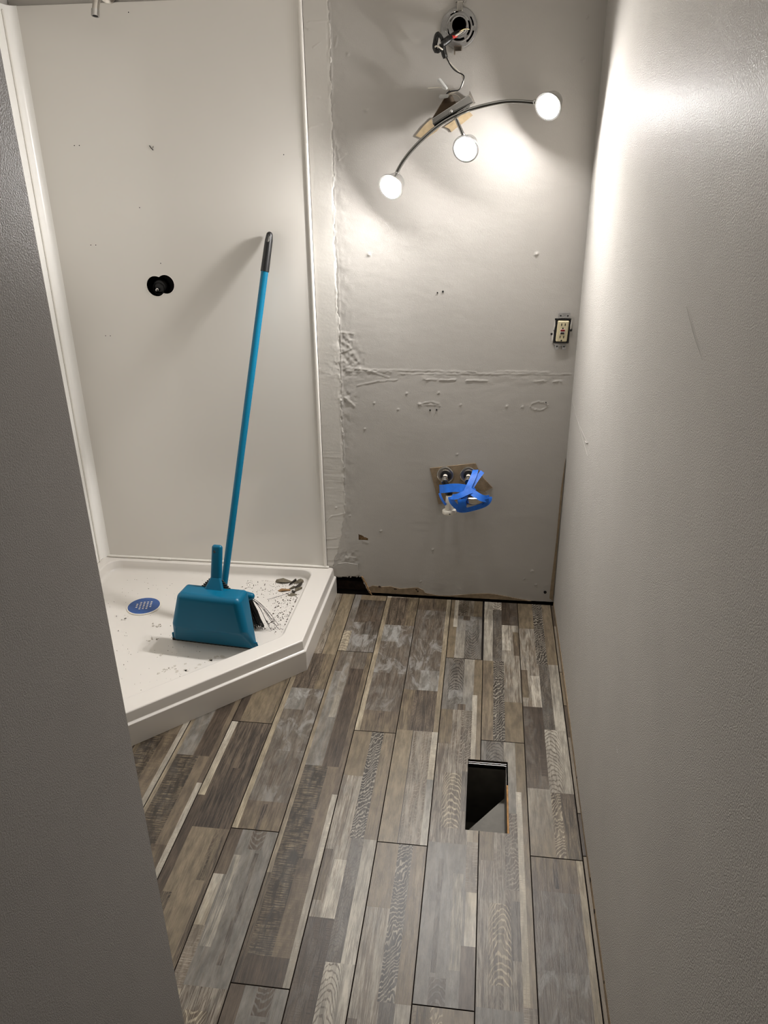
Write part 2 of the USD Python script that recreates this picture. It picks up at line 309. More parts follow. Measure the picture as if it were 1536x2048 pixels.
def plank(x0, x1, ya, yb, des, rot, v_at_ya, trim_r=0.0, name='floor_plank'):
    """x0<x1, ya far end > yb near end; v_at_ya: where in the printed length the far end falls"""
    g = .0005; bev = .0009; zb = -.0009; zt = 0.0
    L = PL
    xs0, xs1 = x0 + g, x1 - g - trim_r; y1, y0 = ya - g, yb + g
    ins = lambda a, b: (a + bev, b - bev)
    ix0, ix1 = ins(xs0, xs1); iy0, iy1 = ins(y0, y1)
    fu = lambda x: (x - x0) / PW if x1 - x0 > .06 else (x - x0) / (x1 - x0)
    def to_design(x, y):
        u, v = fu(x), v_at_ya + (ya - y)
        return (1 - u, L - v) if rot else (u, v)
    P = DES[des]
    ub, vb = set(), set()
    for q in P:
        for u in q[:2]:
            x = x0 + (1 - u if rot else u) * PW
            if ix0 + .001 < x < ix1 - .001: ub.add(round(x, 5))
        for v in q[2:4]:
            y = ya - ((L - v if rot else v) - v_at_ya)
            if iy0 + .002 < y < iy1 - .002: vb.add(round(y, 5))
    for h in HOLE[:2]:
        if ix0 < h < ix1: ub.add(h)
    for h in HOLE[2:]:
        if iy0 < h < iy1: vb.add(h)
    X = [ix0] + sorted(ub) + [ix1]; Y = [iy0] + sorted(vb) + [iy1]
    V, F, UV, TA, TB, GA, GB = [], [], [], [], [], [], []
    seed = rng.uniform(0, 40)
    def quad(c, ta, tb, ga, gb, uvs):
        k = len(V); V.extend(c); F.extend([(k, k + 1, k + 2), (k, k + 2, k + 3)])
        UV.extend(uvs); TA.extend(ta); TB.extend([tb] * 4); GA.extend([ga] * 4); GB.extend([gb] * 4)
    for i in range(len(X) - 1):
        for j in range(len(Y) - 1):
            a, b, c, d = X[i], X[i + 1], Y[j], Y[j + 1]
            mx, my = (a + b) / 2, (c + d) / 2
            if HOLE[0] < mx < HOLE[1] and HOLE[2] < my < HOLE[3]: continue
            u, v = to_design(mx, my); q = P[0]
            for pq in P:
                if pq[0] <= u <= pq[1] and pq[2] <= v <= pq[3]: q = pq
            col = []
            for (x, y) in ((a, c), (b, c), (b, d), (a, d)):
                vv = to_design(x, y)[1]; w = min(1, max(0, (vv - q[2]) / (q[3] - q[2])))
                col.append(tuple(FLOOR_GAIN * (np.array(srgb(*q[4])) * (1 - w) + np.array(srgb(*q[5])) * w)))
            s0 = q[12] if q[12] else .5
            uvs = []
            for (x, y) in ((a, c), (b, c), (b, d), (a, d)):
                uu, vv = to_design(x, y); uvs.append(((uu - s0) * PW, vv + (seed if not q[8] else round(seed) * .0175 * 4)))
            quad([(a, c, zt), (b, c, zt), (b, d, zt), (a, d, zt)], col, tuple(FLOOR_GAIN * np.array(srgb(*q[6]))), (q[7], q[8], q[9]), (q[10], q[11], 0), uvs)
    e = [srgb(52, 43, 35)] * 4; z3 = (0, 0, 0)
    def side(c): quad(c, e, e[0], z3, z3, [(0, 0)] * 4)
    O = [(xs0, y0), (xs1, y0), (xs1, y1), (xs0, y1)]; I = [(ix0, iy0), (ix1, iy0), (ix1, iy1), (ix0, iy1)]
    inh = lambda p: HOLE[0] < p[0] < HOLE[1] and HOLE[2] < p[1] < HOLE[3]
    for k in range(4):
        k2 = (k + 1) % 4
        segs = [(0.0, 1.0)]
        if k in (1, 3) and HOLE[0] < O[k][0] < HOLE[1] and yb < HOLE[3] and ya > HOLE[2]:
            ts = sorted([(HOLE[2] - O[k][1]) / (O[k2][1] - O[k][1]), (HOLE[3] - O[k][1]) / (O[k2][1] - O[k][1])])
            segs = [s_ for s_ in ((0.0, max(0, ts[0])), (min(1, ts[1]), 1.0)) if s_[1] > s_[0] + 1e-4]
        for s0_, s1_ in segs:
            lp = lambda A, B, w: tuple(np.array(A) * (1 - w) + np.array(B) * w)
            o0, o1, i0, i1 = lp(O[k], O[k2], s0_), lp(O[k], O[k2], s1_), lp(I[k], I[k2], s0_), lp(I[k], I[k2], s1_)
            side([(*o0, zb), (*o1, zb), (*i1, zt), (*i0, zt)])
            side([(*o0, -.008), (*o1, -.008), (*o1, zb), (*o0, zb)])
    # the cut faces round the register opening
    hx0, hx1 = max(HOLE[0], xs0), min(HOLE[1], xs1); hy0, hy1 = max(HOLE[2], y0), min(HOLE[3], y1)
    if hx1 > hx0 and hy1 > hy0:
        for (a, b) in (((hx0, hy0), (hx1, hy0)), ((hx1, hy0), (hx1, hy1)), ((hx1, hy1), (hx0, hy1)), ((hx0, hy1), (hx0, hy0))):
            if abs(a[0] - b[0]) < 1e-6 and not (abs(a[0] - HOLE[0]) < 1e-6 or abs(a[0] - HOLE[1]) < 1e-6): continue
            if abs(a[1] - b[1]) < 1e-6 and not (abs(a[1] - HOLE[2]) < 1e-6 or abs(a[1] - HOLE[3]) < 1e-6): continue
            side([(*b, -.008), (*a, -.008), (*a, zt), (*b, zt)])
    path = floor_p + '/' + numbered(floor_p, name)
    m = usdkit.mesh(stage, path, (np.array(V), np.array(F)), M['laminate'], smooth=False)
    api = UsdGeom.PrimvarsAPI(m)
    nv = len(m.GetPointsAttr().Get())
    assert nv == len(UV), (nv, len(UV))
    api.CreatePrimvar('st', Sdf.ValueTypeNames.TexCoord2fArray, 'vertex').Set(Vt.Vec2fArray.FromNumpy(np.array(UV, np.float32)))
    for nm, ar in (('tone_a', TA), ('tone_b', TB)):
        api.CreatePrimvar(nm, Sdf.ValueTypeNames.Color3fArray, 'vertex').Set(Vt.Vec3fArray.FromNumpy(np.array(ar, np.float32)))
    for nm, ar in (('grain_a', GA), ('grain_b', GB)):
        api.CreatePrimvar(nm, Sdf.ValueTypeNames.Vector3fArray, 'vertex').Set(Vt.Vec3fArray.FromNumpy(np.array(ar, np.float32)))

FAR, NEAR = -0.002, -5.9
JOINT = {0: -1.2245, 1: -0.8110, 2: -0.3985}
LAY = {  # lane: designs from the back wall towards the camera, with the half-turned ones marked r
 0: ['X', 'W', 'Z', 'S'], 1: ['Xr', 'Z', 'S', 'X'], 2: ['Zr', 'Z', 'Xr', 'W'], 3: ['W', 'X', 'S', 'Z'], 4: ['Wr', 'X', 'Z', 'S'], 5: ['P', 'S', 'Zr', 'W'],
 6: ['Wr', 'Zr', 'X', 'S'], 7: ['T', 'T', 'S', 'Z'], 8: ['P', 'S', 'X', 'W'], 9: ['S', 'S', 'Z', 'X'], 10: ['X', 'S', 'W', 'T'], 11: ['W', 'S', 'Z', 'X'], 12: ['Z', 'X', 'W', 'S'], 13: ['P', 'W', 'S', 'X']}
for k, ds in LAY.items():
    x1 = XA - (k - 1) * PW; x0 = x1 - PW
    y_first = JOINT[k % 3]
    ya, v = FAR, PL - (FAR - y_first)
    yb = y_first
    for i, d in enumerate(ds):
        plank(x0, x1, ya, yb, d[0], d.endswith('r'), v, trim_r=.0048 if k == 2 and i == 0 else 0)
        ya, v, yb = yb, 0.0, max(yb - PL, NEAR)
        if ya <= NEAR + .01: break
# the ripped strips along the right wall
for (ya, yb, des) in ((-.004, -.44, 'W'), (-.44, -.62, 'T'), (-.62, -1.07, 'W'), (-1.07, -1.21, 'P'), (-1.21, -2.4, 'T'), (-2.4, -3.55, 'T')):
    plank(XA + PW + .0006, .0035, ya, yb, des, False, .65 if des == 'W' else (.5 if des == 'T' else .2), name='ripped_strip')
sub = Polygon([(-2.0, .1), (.1, .1), (.1, -5.9), (-2.0, -5.9)]).difference(sbox(HOLE[0] - .001, HOLE[2] - .001, HOLE[1] + .006, HOLE[3] + .001))
part(floor_p, 'subfloor', extrude_xy(sub, -.03, -.0082), 'subfloor')
# raw plywood edge seen in the register opening, and a shiny metal lip at its far edge
part(floor_p, 'plywood_edge', box(HOLE[1] - .0045, HOLE[1] + .006, HOLE[2] + .0006, HOLE[2] + .175, -.03, -.0035), 'wood_edge', label='raw tan plywood edge showing in the opening')

# heating duct boot under the opening
duct = thing('floor_duct', 'open metal heating duct boot in the cut-out of the plank floor', 'duct')
hx0, hx1, hy0, hy1 = HOLE
D1, D2 = -.105, -.24
part(duct, 'boot_wall', cat_(box(hx0 - .004, hx0 - .002, hy0 - .004, hy1 + .004, D2, -.012), box(hx1 - .0045, hx1 - .003, hy0, hy1, D2, -.012),
     box(hx0, hx1, hy0 - .004, hy0 - .002, D2, -.012), box(hx0, hx1, hy1 + .001, hy1 + .003, D2, -.014)), 'duct_metal', False)
tri = Polygon([(hx0, hy0), (hx1 - .004, hy0), (hx1 - .004, hy0 + .232), (hx0, hy0 + .090)])
part(duct, 'lit_patch_plate', extrude_xy(tri, D1 - .002, D1), 'duct_metal', False)  # added plate, cut diagonally so its edge shapes the lit patch in the duct
part(duct, 'duct_bottom', box(hx0 - .004, hx1 + .002, hy0 - .004, hy1 + .003, D2 - .004, D2), 'duct_metal', False)
part(duct, 'boot_flange', cat_(rbox(hx0 + .001, hx1 - .002, hy1 - .007, hy1 - .0005, -.0125, -.0095, .0012), rbox(hx0 + .001, hx1 - .002, hy1 - .004, hy1 - .0005, -.009, -.006, .0012)), 'screw_steel', 30, label='bright folded metal lip at the far edge')

# ------------------------------------------------------------------ setting: walls and ceiling
RIDGES = [
 [(-0.799, 1.998), (-0.797, 1.953), (-0.799, 1.757)], [(-0.796, 1.73), (-0.799, 1.69)], [(-0.798, 1.659), (-0.8, 1.515)], [(-0.801, 1.487), (-0.803, 1.359), (-0.799, 1.325)],
 [(-0.799, 1.303), (-0.797, 1.041)], [(-0.794, 1.635), (-0.783, 1.575), (-0.76, 1.592)], [(-0.877, 1.949), (-0.805, 1.952)], [(-0.874, 1.942), (-0.862, 1.933), (-0.847, 1.927)],
 [(-0.85, 1.885), (-0.83, 1.897)], [(-0.88, 1.75), (-0.836, 1.751)], [(-0.878, 1.668), (-0.832, 1.676)], [(-0.783, 1.886), (-0.778, 1.911)],
 [(-0.795, 1.034), (-0.798, 0.933), (-0.797, 0.855), (-0.799, 0.793), (-0.799, 0.662), (-0.799, 0.536), (-0.799, 0.496), (-0.8, 0.384), (-0.805, 0.342)],
 [(-0.795, 1.034), (-0.748, 1.028)], [(-0.797, 0.962), (-0.761, 0.976)], [(-0.784, 1.021), (-0.773, 0.99), (-0.761, 0.976)], [(-0.791, 0.805), (-0.752, 0.772)],
 [(-0.874, 0.311), (-0.856, 0.334), (-0.803, 0.349)], [(-0.877, 0.239), (-0.84, 0.241)], [(-0.877, 0.198), (-0.835, 0.201)], [(-0.875, 0.148), (-0.837, 0.15)],
 [(-0.876, 0.128), (-0.854, 0.127), (-0.836, 0.179), (-0.829, 0.203)], [(-0.79, 0.905), (-0.325, 0.904)], [(-0.256, 0.908), (-0.079, 0.908)],
 [(-0.776, 0.898), (-0.696, 0.898), (-0.622, 0.898)], [(-0.59, 0.893), (-0.01, 0.903)], [(-0.742, 0.847), (-0.667, 0.865), (-0.602, 0.87)], [(-0.506, 0.878), (-0.494, 0.874), (-0.462, 0.874)],
 [(-0.452, 0.874), (-0.398, 0.875)], [(-0.358, 0.874), (-0.287, 0.875)], [(-0.125, 0.877), (-0.088, 0.878)], [(-0.061, 0.878), (-0.036, 0.878)], [(-0.699, 0.903), (-0.628, 0.878)],
 [(-0.784, 0.911), (-0.731, 0.908), (-0.696, 0.9)], [(-0.519, 0.784), (-0.502, 0.792), (-0.475, 0.793), (-0.45, 0.788)], [(-0.514, 0.779), (-0.484, 0.785), (-0.449, 0.78)],
 [(-0.078, 0.79), (-0.082, 0.783), (-0.091, 0.777), (-0.105, 0.774), (-0.118, 0.776), (-0.129, 0.781), (-0.133, 0.789), (-0.13, 0.797), (-0.12, 0.802), (-0.107, 0.805), (-0.093, 0.803), (-0.083, 0.798), (-0.078, 0.79)],
 [(-.795, .19), (-.79, .115), (-.755, .095)], [(-.79, .165), (-.765, .16)], [(-.735, .235), (-.715, .228)]]
STRONG = {12, 16, 28, 29, 30, 31, 0, 2}
DOTS = [(-0.683, 0.785, 1), (-0.597, 0.764, 1), (-0.567, 0.823, 1), (-0.455, 0.827, 1), (-0.522, 0.786, 1.4), (-0.216, 0.785, 1.2), (-0.162, 0.785, 1), (-0.377, 0.786, 0.8), (-0.718, 0.688, 1), (-0.692, 1.289, 2), (-0.148, 1.292, 2),
        (-0.694, 1.713, 2.4), (-0.746, 1.865, 1.5), (-0.664, 0.282, 1.2), (-0.465, 0.214, 0.9), (-0.511, 0.072, 0.9), (-0.087, 0.143, 1.2), (-0.115, 0.107, 0.8), (-0.068, 0.084, 0.9), (-0.384, 0.602, 1), (-0.782, 0.339, 1), (-0.835, 0.372, 1), (-0.051, 1.833, 1.2), (-0.05, 1.939, 1)]
def relief(x, z, mud):
    h = (meshkit.fbm(np.stack([x * 3.2, z * 2.6, np.zeros_like(x)], -1), 3, 3) - .5) * .005
    h += (meshkit.fbm(np.stack([x * 28, z * 60, np.ones_like(x)], -1), 3, 5) - .5) * .0005
    for i, pl in enumerate(RIDGES):
        amp = (.0021 if i in STRONG else .0012); w = .0022
        for (a, b) in zip(pl[:-1], pl[1:]):
            a, b = np.array(a), np.array(b); d = b - a; L2 = max(d @ d, 1e-9)
            sel = (x > min(a[0], b[0]) - .012) & (x < max(a[0], b[0]) + .012) & (z > min(a[1], b[1]) - .012) & (z < max(a[1], b[1]) + .012)
            if not sel.any(): continue
            px, pz = x[sel], z[sel]
            t = np.clip(((px - a[0]) * d[0] + (pz - a[1]) * d[1]) / L2, 0, 1)
            wob = (meshkit.noise(np.stack([px * 90, pz * 90, np.full_like(px, i)], -1), 11) - .5) * .004
            dist = np.hypot(px - a[0] - t * d[0] + wob, pz - a[1] - t * d[1] + wob)
            h[sel] = np.maximum(h[sel], 0 * h[sel] + h[sel] + amp * np.exp(-(dist / w) ** 2))
    for (a, b, s) in DOTS:
        r2_ = (x - a) ** 2 + (z - b) ** 2; sel = r2_ < .02 ** 2
        rad = .0030 * s ** .7
        h[sel] += .0026 * s ** .6 * np.exp(-r2_[sel] / rad ** 2)
    if mud:   # rough plaster of the taped joint band and the corner beside the shower
        band = np.exp(-((z - .888) / .022) ** 2)
        h += band * (meshkit.fbm(np.stack([x * 22, z * 60, np.full_like(x, 2.)], -1), 3, 8) - .42) * .0022
        near = np.clip((x + .74) / -.05, 0, 1) * (x > -.81)
        h += near * (meshkit.fbm(np.stack([x * 40, z * 35, np.full_like(x, 4.)], -1), 3, 9) - .5) * .0032
        for cx, cz, cw in ((-.77, .92, .05), (-.78, .80, .03), (-.79, .155, .04), (-.775, 1.0, .03)):
            h += np.exp(-((x - cx) ** 2 + (z - cz) ** 2) / cw ** 2) * (meshkit.fbm(np.stack([x * 75, z * 75, np.full_like(x, 6.)], -1), 3, 10) - .5) * .007
    return h
def grid_wall(x0, x1, z0, z1, step, fn, holes=()):
    nx, nz = int(round((x1 - x0) / step)) + 1, int(round((z1 - z0) / step)) + 1
    xs, zs = np.linspace(x0, x1, nx), np.linspace(z0, z1, nz)
    X, Z = np.meshgrid(xs, zs, indexing='ij')
    H = fn(X.ravel(), Z.ravel())
    V = np.c_[X.ravel(), -H, Z.ravel()]
    i, j = np.meshgrid(np.arange(nx - 1), np.arange(nz - 1), indexing='ij'); a = (i * nz + j).ravel()
    keep = np.ones(len(a), bool); cx, cz = V[a, 0] + step / 2, V[a, 2] + step / 2
    import shapely
    for h in holes:
        bx = h.bounds; near = np.where((cx > bx[0]) & (cx < bx[2]) & (cz > bx[1]) & (cz < bx[3]))[0]
        keep[near[shapely.contains_xy(h, cx[near], cz[near])]] = False
    a = a[keep]
    F = np.vstack([np.c_[a, a + nz, a + nz + 1], np.c_[a, a + nz + 1, a + 1]])
    return trimesh.Trimesh(V, F, process=False)
broken = Polygon([(-.88, .0), (-.845, .075), (-.828, .071), (-.82, .077), (-.81, .074), (-.79, .081), (-.768, .079), (-.752, .086), (-.744, .078), (-.738, .066), (-.735, .05), (-.728, .038), (-.722, .022), (-.716, .012), (-.716, .0)])
chip = Polygon([(-.751, .264), (-.738, .259), (-.727, .253), (-.714, .248), (-.716, .240), (-.735, .241), (-.75, .240)])
boxhole = Point(-.414, 1.925).buffer(.047, 32)
outlet_hole = sbox(-.0735, 1.007, -.0215, 1.088)
wb = thing('wall_back', 'bare grey painted back wall with plaster ridges and screw holes', None, kind='structure')
part(wb, 'drywall', grid_wall(-.877, .004, .0125, 2.4, .003, lambda x, z: relief(x, z, True), [broken, chip, boxhole, outlet_hole]), 'wall_paint', True)
part(wb, 'stud_bay', cat_(box(-.875, .06, .10, .11, -.03, 2.4), box(-.875, -.60, .05, .10, -.02, .03)), 'stud_dark', False, label='dark brown framing behind the broken drywall')
# plaster band beside the shower panel, thinning out at its ragged edge
EDGE = np.array([(0.0, -.86), (.09, -.86), (.121, -.852), (.203, -.829), (.279, -.811), (.384, -.80), (.496, -.799), (.793, -.799), (1.142, -.801), (1.531, -.801), (1.877, -.797), (2.02, -.797), (2.4, -.797)])
def mudh(x, z):
    e = np.interp(z, EDGE[:, 0], EDGE[:, 1]) + (meshkit.fbm(np.stack([z * 40, z * 0, z * 0 + 3], -1), 4, 2) - .5) * .016
    base = relief(x, z, True)
    band = np.clip((e - x) / .004, 0, 1)
    str_ = (meshkit.fbm(np.stack([x * 14, z * 120, np.zeros_like(x)], -1), 3, 4) - .5) * .0009 * (z < .6)
    return base - .0010 + band * (.0023 + str_)
part(wb, 'plaster_band', grid_wall(-.8775, -.775, .118, 2.4, .0025, mudh, []), 'primer', True, label='pale plaster band beside the shower panel')
mudpatch = Polygon([(-.845, .12), (-.835, .135), (-.80, .14), (-.757, .135), (-.755, .093), (-.758, .087), (-.78, .083), (-.80, .0825), (-.815, .078), (-.84, .079)])
part(wb, 'plaster_patch', extrude_xz(mudpatch, -.0045, -.001), 'wall_paint')
def blob_xz(cx, cz, rx, rz, n=14, j=.25):
    a = np.linspace(0, 2 * np.pi, n, endpoint=False); r = 1 + rng.uniform(-j, j, n)
    return Polygon(np.c_[cx + rx * r * np.cos(a), cz + rz * r * np.sin(a)])
rim = []
for k in range(9):
    t = k / 8; p0 = np.array([-.742, .080]) * (1 - t) + np.array([-.712, .012]) * t
    rim.append(hull_spheres([(p0[0] + rng.uniform(-.004, .004), -.002, p0[1]), (p0[0] + .008, -.0025 - rng.uniform(0, .003), p0[1] - .009), (p0[0] - .004, .012, p0[1] - .006)], [.003, .002, .004], 8))
part(wb, 'torn_edge', cat_(*rim), 'torn_paper', 40, label='torn brown drywall edge')
part(wb, 'torn_edge', cat_(*[hull_spheres([(-.838 + .0125 * k + rng.uniform(-.003, .003), .004, .078 + rng.uniform(-.006, .003)), (-.832 + .0125 * k, .006, .083)], .004, 8) for k in range(8)]), 'primer', 40)
band = [(-.717, .012), (-.717, .034), (-.70, .043), (-.66, .040), (-.63, .044), (-.592, .036), (-.56, .04), (-.523, .046), (-.50, .036), (-.493, .024), (-.45, .0165), (-.434, .0155), (-.40, .0165), (-.356, .023), (-.30, .031), (-.25, .036), (-.221, .034), (-.16, .025), (-.125, .019), (-.082, .0135), (-.082, .0125)]
part(wb, 'bare_strip', extrude_xz(Polygon(band), -.0030, .001), 'bare_paper', label='unpainted brown paper along the bottom of the wall')
part(wb, 'bare_strip', extrude_xz(Polygon([(-.0005, .60), (-.003, .55), (-.0065, .48), (-.0075, .28), (-.010, .18), (-.0135, .065), (-.0135, .03), (-.0005, .02)]), -.0030, .001), 'bare_paper')
for (x, z) in ((-.672, .04), (-.61, .034), (-.527, .037), (-.521, .03)):
    part(wb, 'nail_hole', extrude_xz(blob_xz(x, z, .006 if x < -.6 else .003, .003), -.0036, .0), 'stud_dark')
part(wb, 'bare_patch', extrude_xz(Polygon([(-.481, .546), (-.43, .554), (-.316, .571), (-.310, .558), (-.303, .545), (-.285, .515), (-.251, .479), (-.29, .455), (-.368, .424), (-.447, .404), (-.462, .47)]), -.0028, .001), 'bare_paper', label='brown unpainted patch around the water supply pipes')
part(wb, 'bare_patch', extrude_xz(Polygon([(-.54, 1.640), (-.515, 1.668), (-.487, 1.69), (-.45, 1.68), (-.475, 1.652), (-.511, 1.630)]), -.0034, .001), 'filler_wood', label='tan unpainted patch behind the hanging light')
part(wb, 'bare_patch', extrude_xz(Polygon([(-.452, 1.664), (-.40, 1.695), (-.378, 1.706), (-.366, 1.694), (-.39, 1.676), (-.415, 1.660), (-.43, 1.649), (-.436, 1.658)]), -.0034, .001), 'filler_wood')
for (x, z, r) in ((-.483, .765, .0028), (-.46, .767, .0026), (-.464, 1.169, .0022), (-.446, 1.173, .003), (-.032, .055, .0055), (-.083, .803, .0016)):
    part(wb, 'screw_hole', lathe([(r, 0), (r, .0055), (r * .6, .006), (.0001, .006)], (x, .002, z), (0, -1, 0), 14), 'black_void')
part(wb, 'chip_recess', extrude_xz(chip.buffer(.004), .006, .010), 'torn_paper')

wr = thing('wall_right', 'grey painted right wall with a stippled semi-gloss finish', None, kind='structure')
def wallx(x, y0, y1, z0, z1, t=.1, step=.02, amp=.004, seed=1):
    ny, nz = int((y1 - y0) / step) + 1, int((z1 - z0) / step) + 1
    Y, Z = np.meshgrid(np.linspace(y0, y1, ny), np.linspace(z0, z1, nz), indexing='ij')
    H = (meshkit.fbm(np.stack([Y.ravel() * 1.8, Z.ravel() * 1.5, np.full(Y.size, seed * 3.)], -1), 3, seed) - .5) * amp
    edge = np.minimum(1, np.minimum(Y.ravel() - y0, y1 - Y.ravel()) / .15)
    V = np.c_[x - H * edge, Y.ravel(), Z.ravel()]
    i, j = np.meshgrid(np.arange(ny - 1), np.arange(nz - 1), indexing='ij'); a = (i * nz + j).ravel()
    F = np.vstack([np.c_[a, a + nz + 1, a + nz], np.c_[a, a + 1, a + nz + 1]])
    return trimesh.Trimesh(V, F, process=False)
part(wr, 'drywall', wallx(.0035, -5.9, .004, .016, 2.4), 'stipple_paint', True)
part(wr, 'drywall_core', box(.0075, .11, -5.9, .004, .0, 2.4), 'wall_paint', False)
low = [(-5.9, .0), (-5.9, .022)] + [(-3.6 + .06 * k, .020 + .010 * float(meshkit.noise(np.array([k * .45, 2.0, 0]), 5)) - .004) for k in range(1, 59)] + [(-.04, .016), (-.0, .012), (-.0, .0)]
m = trimesh.creation.extrude_polygon(Polygon(low), .004)
part(wr, 'bare_strip', trimesh.Trimesh(np.c_[.0065 - m.vertices[:, 2] * 1.0, m.vertices[:, 0], m.vertices[:, 1]], m.faces, process=False), 'bare_paper', label='unpainted brown strip along the foot of the wall')
for (y, z, s) in ((-1.29, .012, .006), (-1.375, .011, .005), (-.47, .014, .003), (-.60, .012, .002), (-.95, .012, .003), (-1.545, .012, .003)):
    part(wr, 'nail_hole', lathe([(s, 0), (s, .0008), (.0001, .001)], (.0025, y, z), (-1, 0, 0), 10), 'black_void')
# drips and scratches in the paint
for (a, b, r) in (((-.114, .804), (-.51, .829), .0007), ((-.023, .82), (-.524, .798), .0007), ((-.44, .815), (-.505, .831), .0022), ((-1.38, .468), (-1.36, .479), .002), ((-1.55, 1.31), (-1.42, 1.36), .0008)):
    part(wr, 'paint_drip', tube([(.003, a[0], a[1]), (.0028, (a[0] + b[0]) / 2, (a[1] + b[1]) / 2 - .003), (.003, b[0], b[1])], [r * .35, r * .6, r * .4], 8), 'stipple_paint')

# left partition whose end stands in front of the shower
LX, LY = -.780, -1.837
wl = thing('wall_left', 'dark-looking stippled grey wall nearest the camera on the left', None, kind='structure')
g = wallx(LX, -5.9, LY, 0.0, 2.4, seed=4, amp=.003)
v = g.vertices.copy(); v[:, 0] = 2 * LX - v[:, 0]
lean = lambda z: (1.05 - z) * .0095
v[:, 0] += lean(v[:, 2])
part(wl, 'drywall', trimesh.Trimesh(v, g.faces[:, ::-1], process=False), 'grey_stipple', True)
core = box(LX - .115, LX - .003, -5.9, LY, 0.0, 2.4); cv = core.vertices.copy(); cv[:, 0] += lean(cv[:, 2]); core = trimesh.Trimesh(cv, core.faces, process=False)
part(wl, 'drywall_core', core, 'wall_paint', False)
ws = thing('wall_side', 'grey painted wall carrying the left shower panel', None, kind='structure')
part(ws, 'drywall', box(-1.93, -1.807, -5.9, .012, 0, 2.4), 'roller_paint', False)
w2 = thing('wall_behind_shower', 'grey painted strip of wall above the shower back panel', None, kind='structure')
part(w2, 'drywall', extrude_xz(sbox(-1.806, 0, -.8765, 2.4).difference(sbox(-1.50, 1.11, -1.34, 1.26)), .0026, .013), 'roller_paint', False)
wf = thing('wall_front', 'grey painted wall behind the camera', None, kind='structure')
part(wf, 'drywall', box(-1.93, .11, -6.0, -5.9, 0, 2.4), 'wall_paint', False)
ce = thing('ceiling', 'white painted ceiling above the frame', None, kind='structure')
part(ce, 'ceiling_board', box(-1.93, .11, -6.0, .12, 2.4, 2.5), 'ceiling_paint', False)

# ------------------------------------------------------------------ shower
PANX = -.8860
sur = thing('shower_surround', 'glossy white shower wall panels above the corner shower base', 'shower wall')
vh = unary_union([Point(-1.4395, 1.1825).buffer(.034, 48), Point(-1.404, 1.189).buffer(.0315, 48)])
back = sbox(-1.800, .1135, PANX, 2.018).difference(vh)
tiny = [(-1.658, 1.627), (-1.641, 1.627), (-1.654, 1.318), (-1.636, 1.318), (-1.462, 1.437), (-1.651, 1.009), (-1.633, 1.009), (-1.412, 1.259), (-1.418, 1.991), (-.96, 1.592)]
part(sur, 'back_panel', extrude_xz(back, -.004, .001), 'acrylic', 30)
cut = [Polygon(np.c_[np.array(p.exterior.coords)]) for p in [vh.buffer(.0022)]]
part(sur, 'cut_rim', extrude_xz(vh.buffer(.0016).difference(vh), -.0047, .0005), 'caulk', 30, label='white sawn rim of the valve hole')
for k, (x, z) in enumerate(tiny):
    part(sur, 'pin_hole', lathe([(.0016, 0), (.0016, .0006), (.0001, .0007)], (x, -.0038, z), (0, -1, 0), 10), 'black_void')
part(sur, 'scuff_mark', cat_(tube([(-1.402, -.0042, 1.624), (-1.397, -.0044, 1.616), (-1.391, -.0042, 1.610)], .0013, 6), tube([(-1.389, -.0042, 1.622), (-1.392, -.0042, 1.616)], .0009, 6)), 'black_plastic')
part(sur, 'edge_trim', hull_spheres([(PANX + .001, -.004, .1205), (PANX + .001, -.004, 2.016)], .0062, 20), 'caulk', 40, label='rounded bright white edge of the back panel')
part(sur, 'side_panel', rbox(-1.8055, -1.7985, -.962, -.002, .1135, 2.02, .003), 'side_acrylic_lit', 30)
# coved corner
ang = np.linspace(0, np.pi / 2, 9); R_ = .022
cov = [(-1.7985, -.004)] + [(-1.7985 + R_ - R_ * math.cos(a), -.004 - R_ + R_ * math.sin(a)) for a in ang]
part(sur, 'corner_cove', extrude_xy(Polygon([(-1.7987, -.0038)] + cov[1:]), .1135, 2.019), 'side_acrylic_lit', 40)
part(sur, 'corner_trim', hull_spheres([(-1.7965, -.055, .118), (-1.7965, -.055, 2.0)], .0038, 12), 'caulk', 40)

part(sur, 'caulk_bead', cat_(hull_spheres([(-1.78, -.0065, .1182), (-.875, -.0065, .1182)], .0048, 12), hull_spheres([(-1.56, -.009, .1195), (-1.52, -.009, .1195)], .0055, 12), hull_spheres([(-1.30, -.0085, .1195), (-1.27, -.0085, .1195)], .0055, 12)), 'caulk', 40, label='white caulk bead under the back panel')

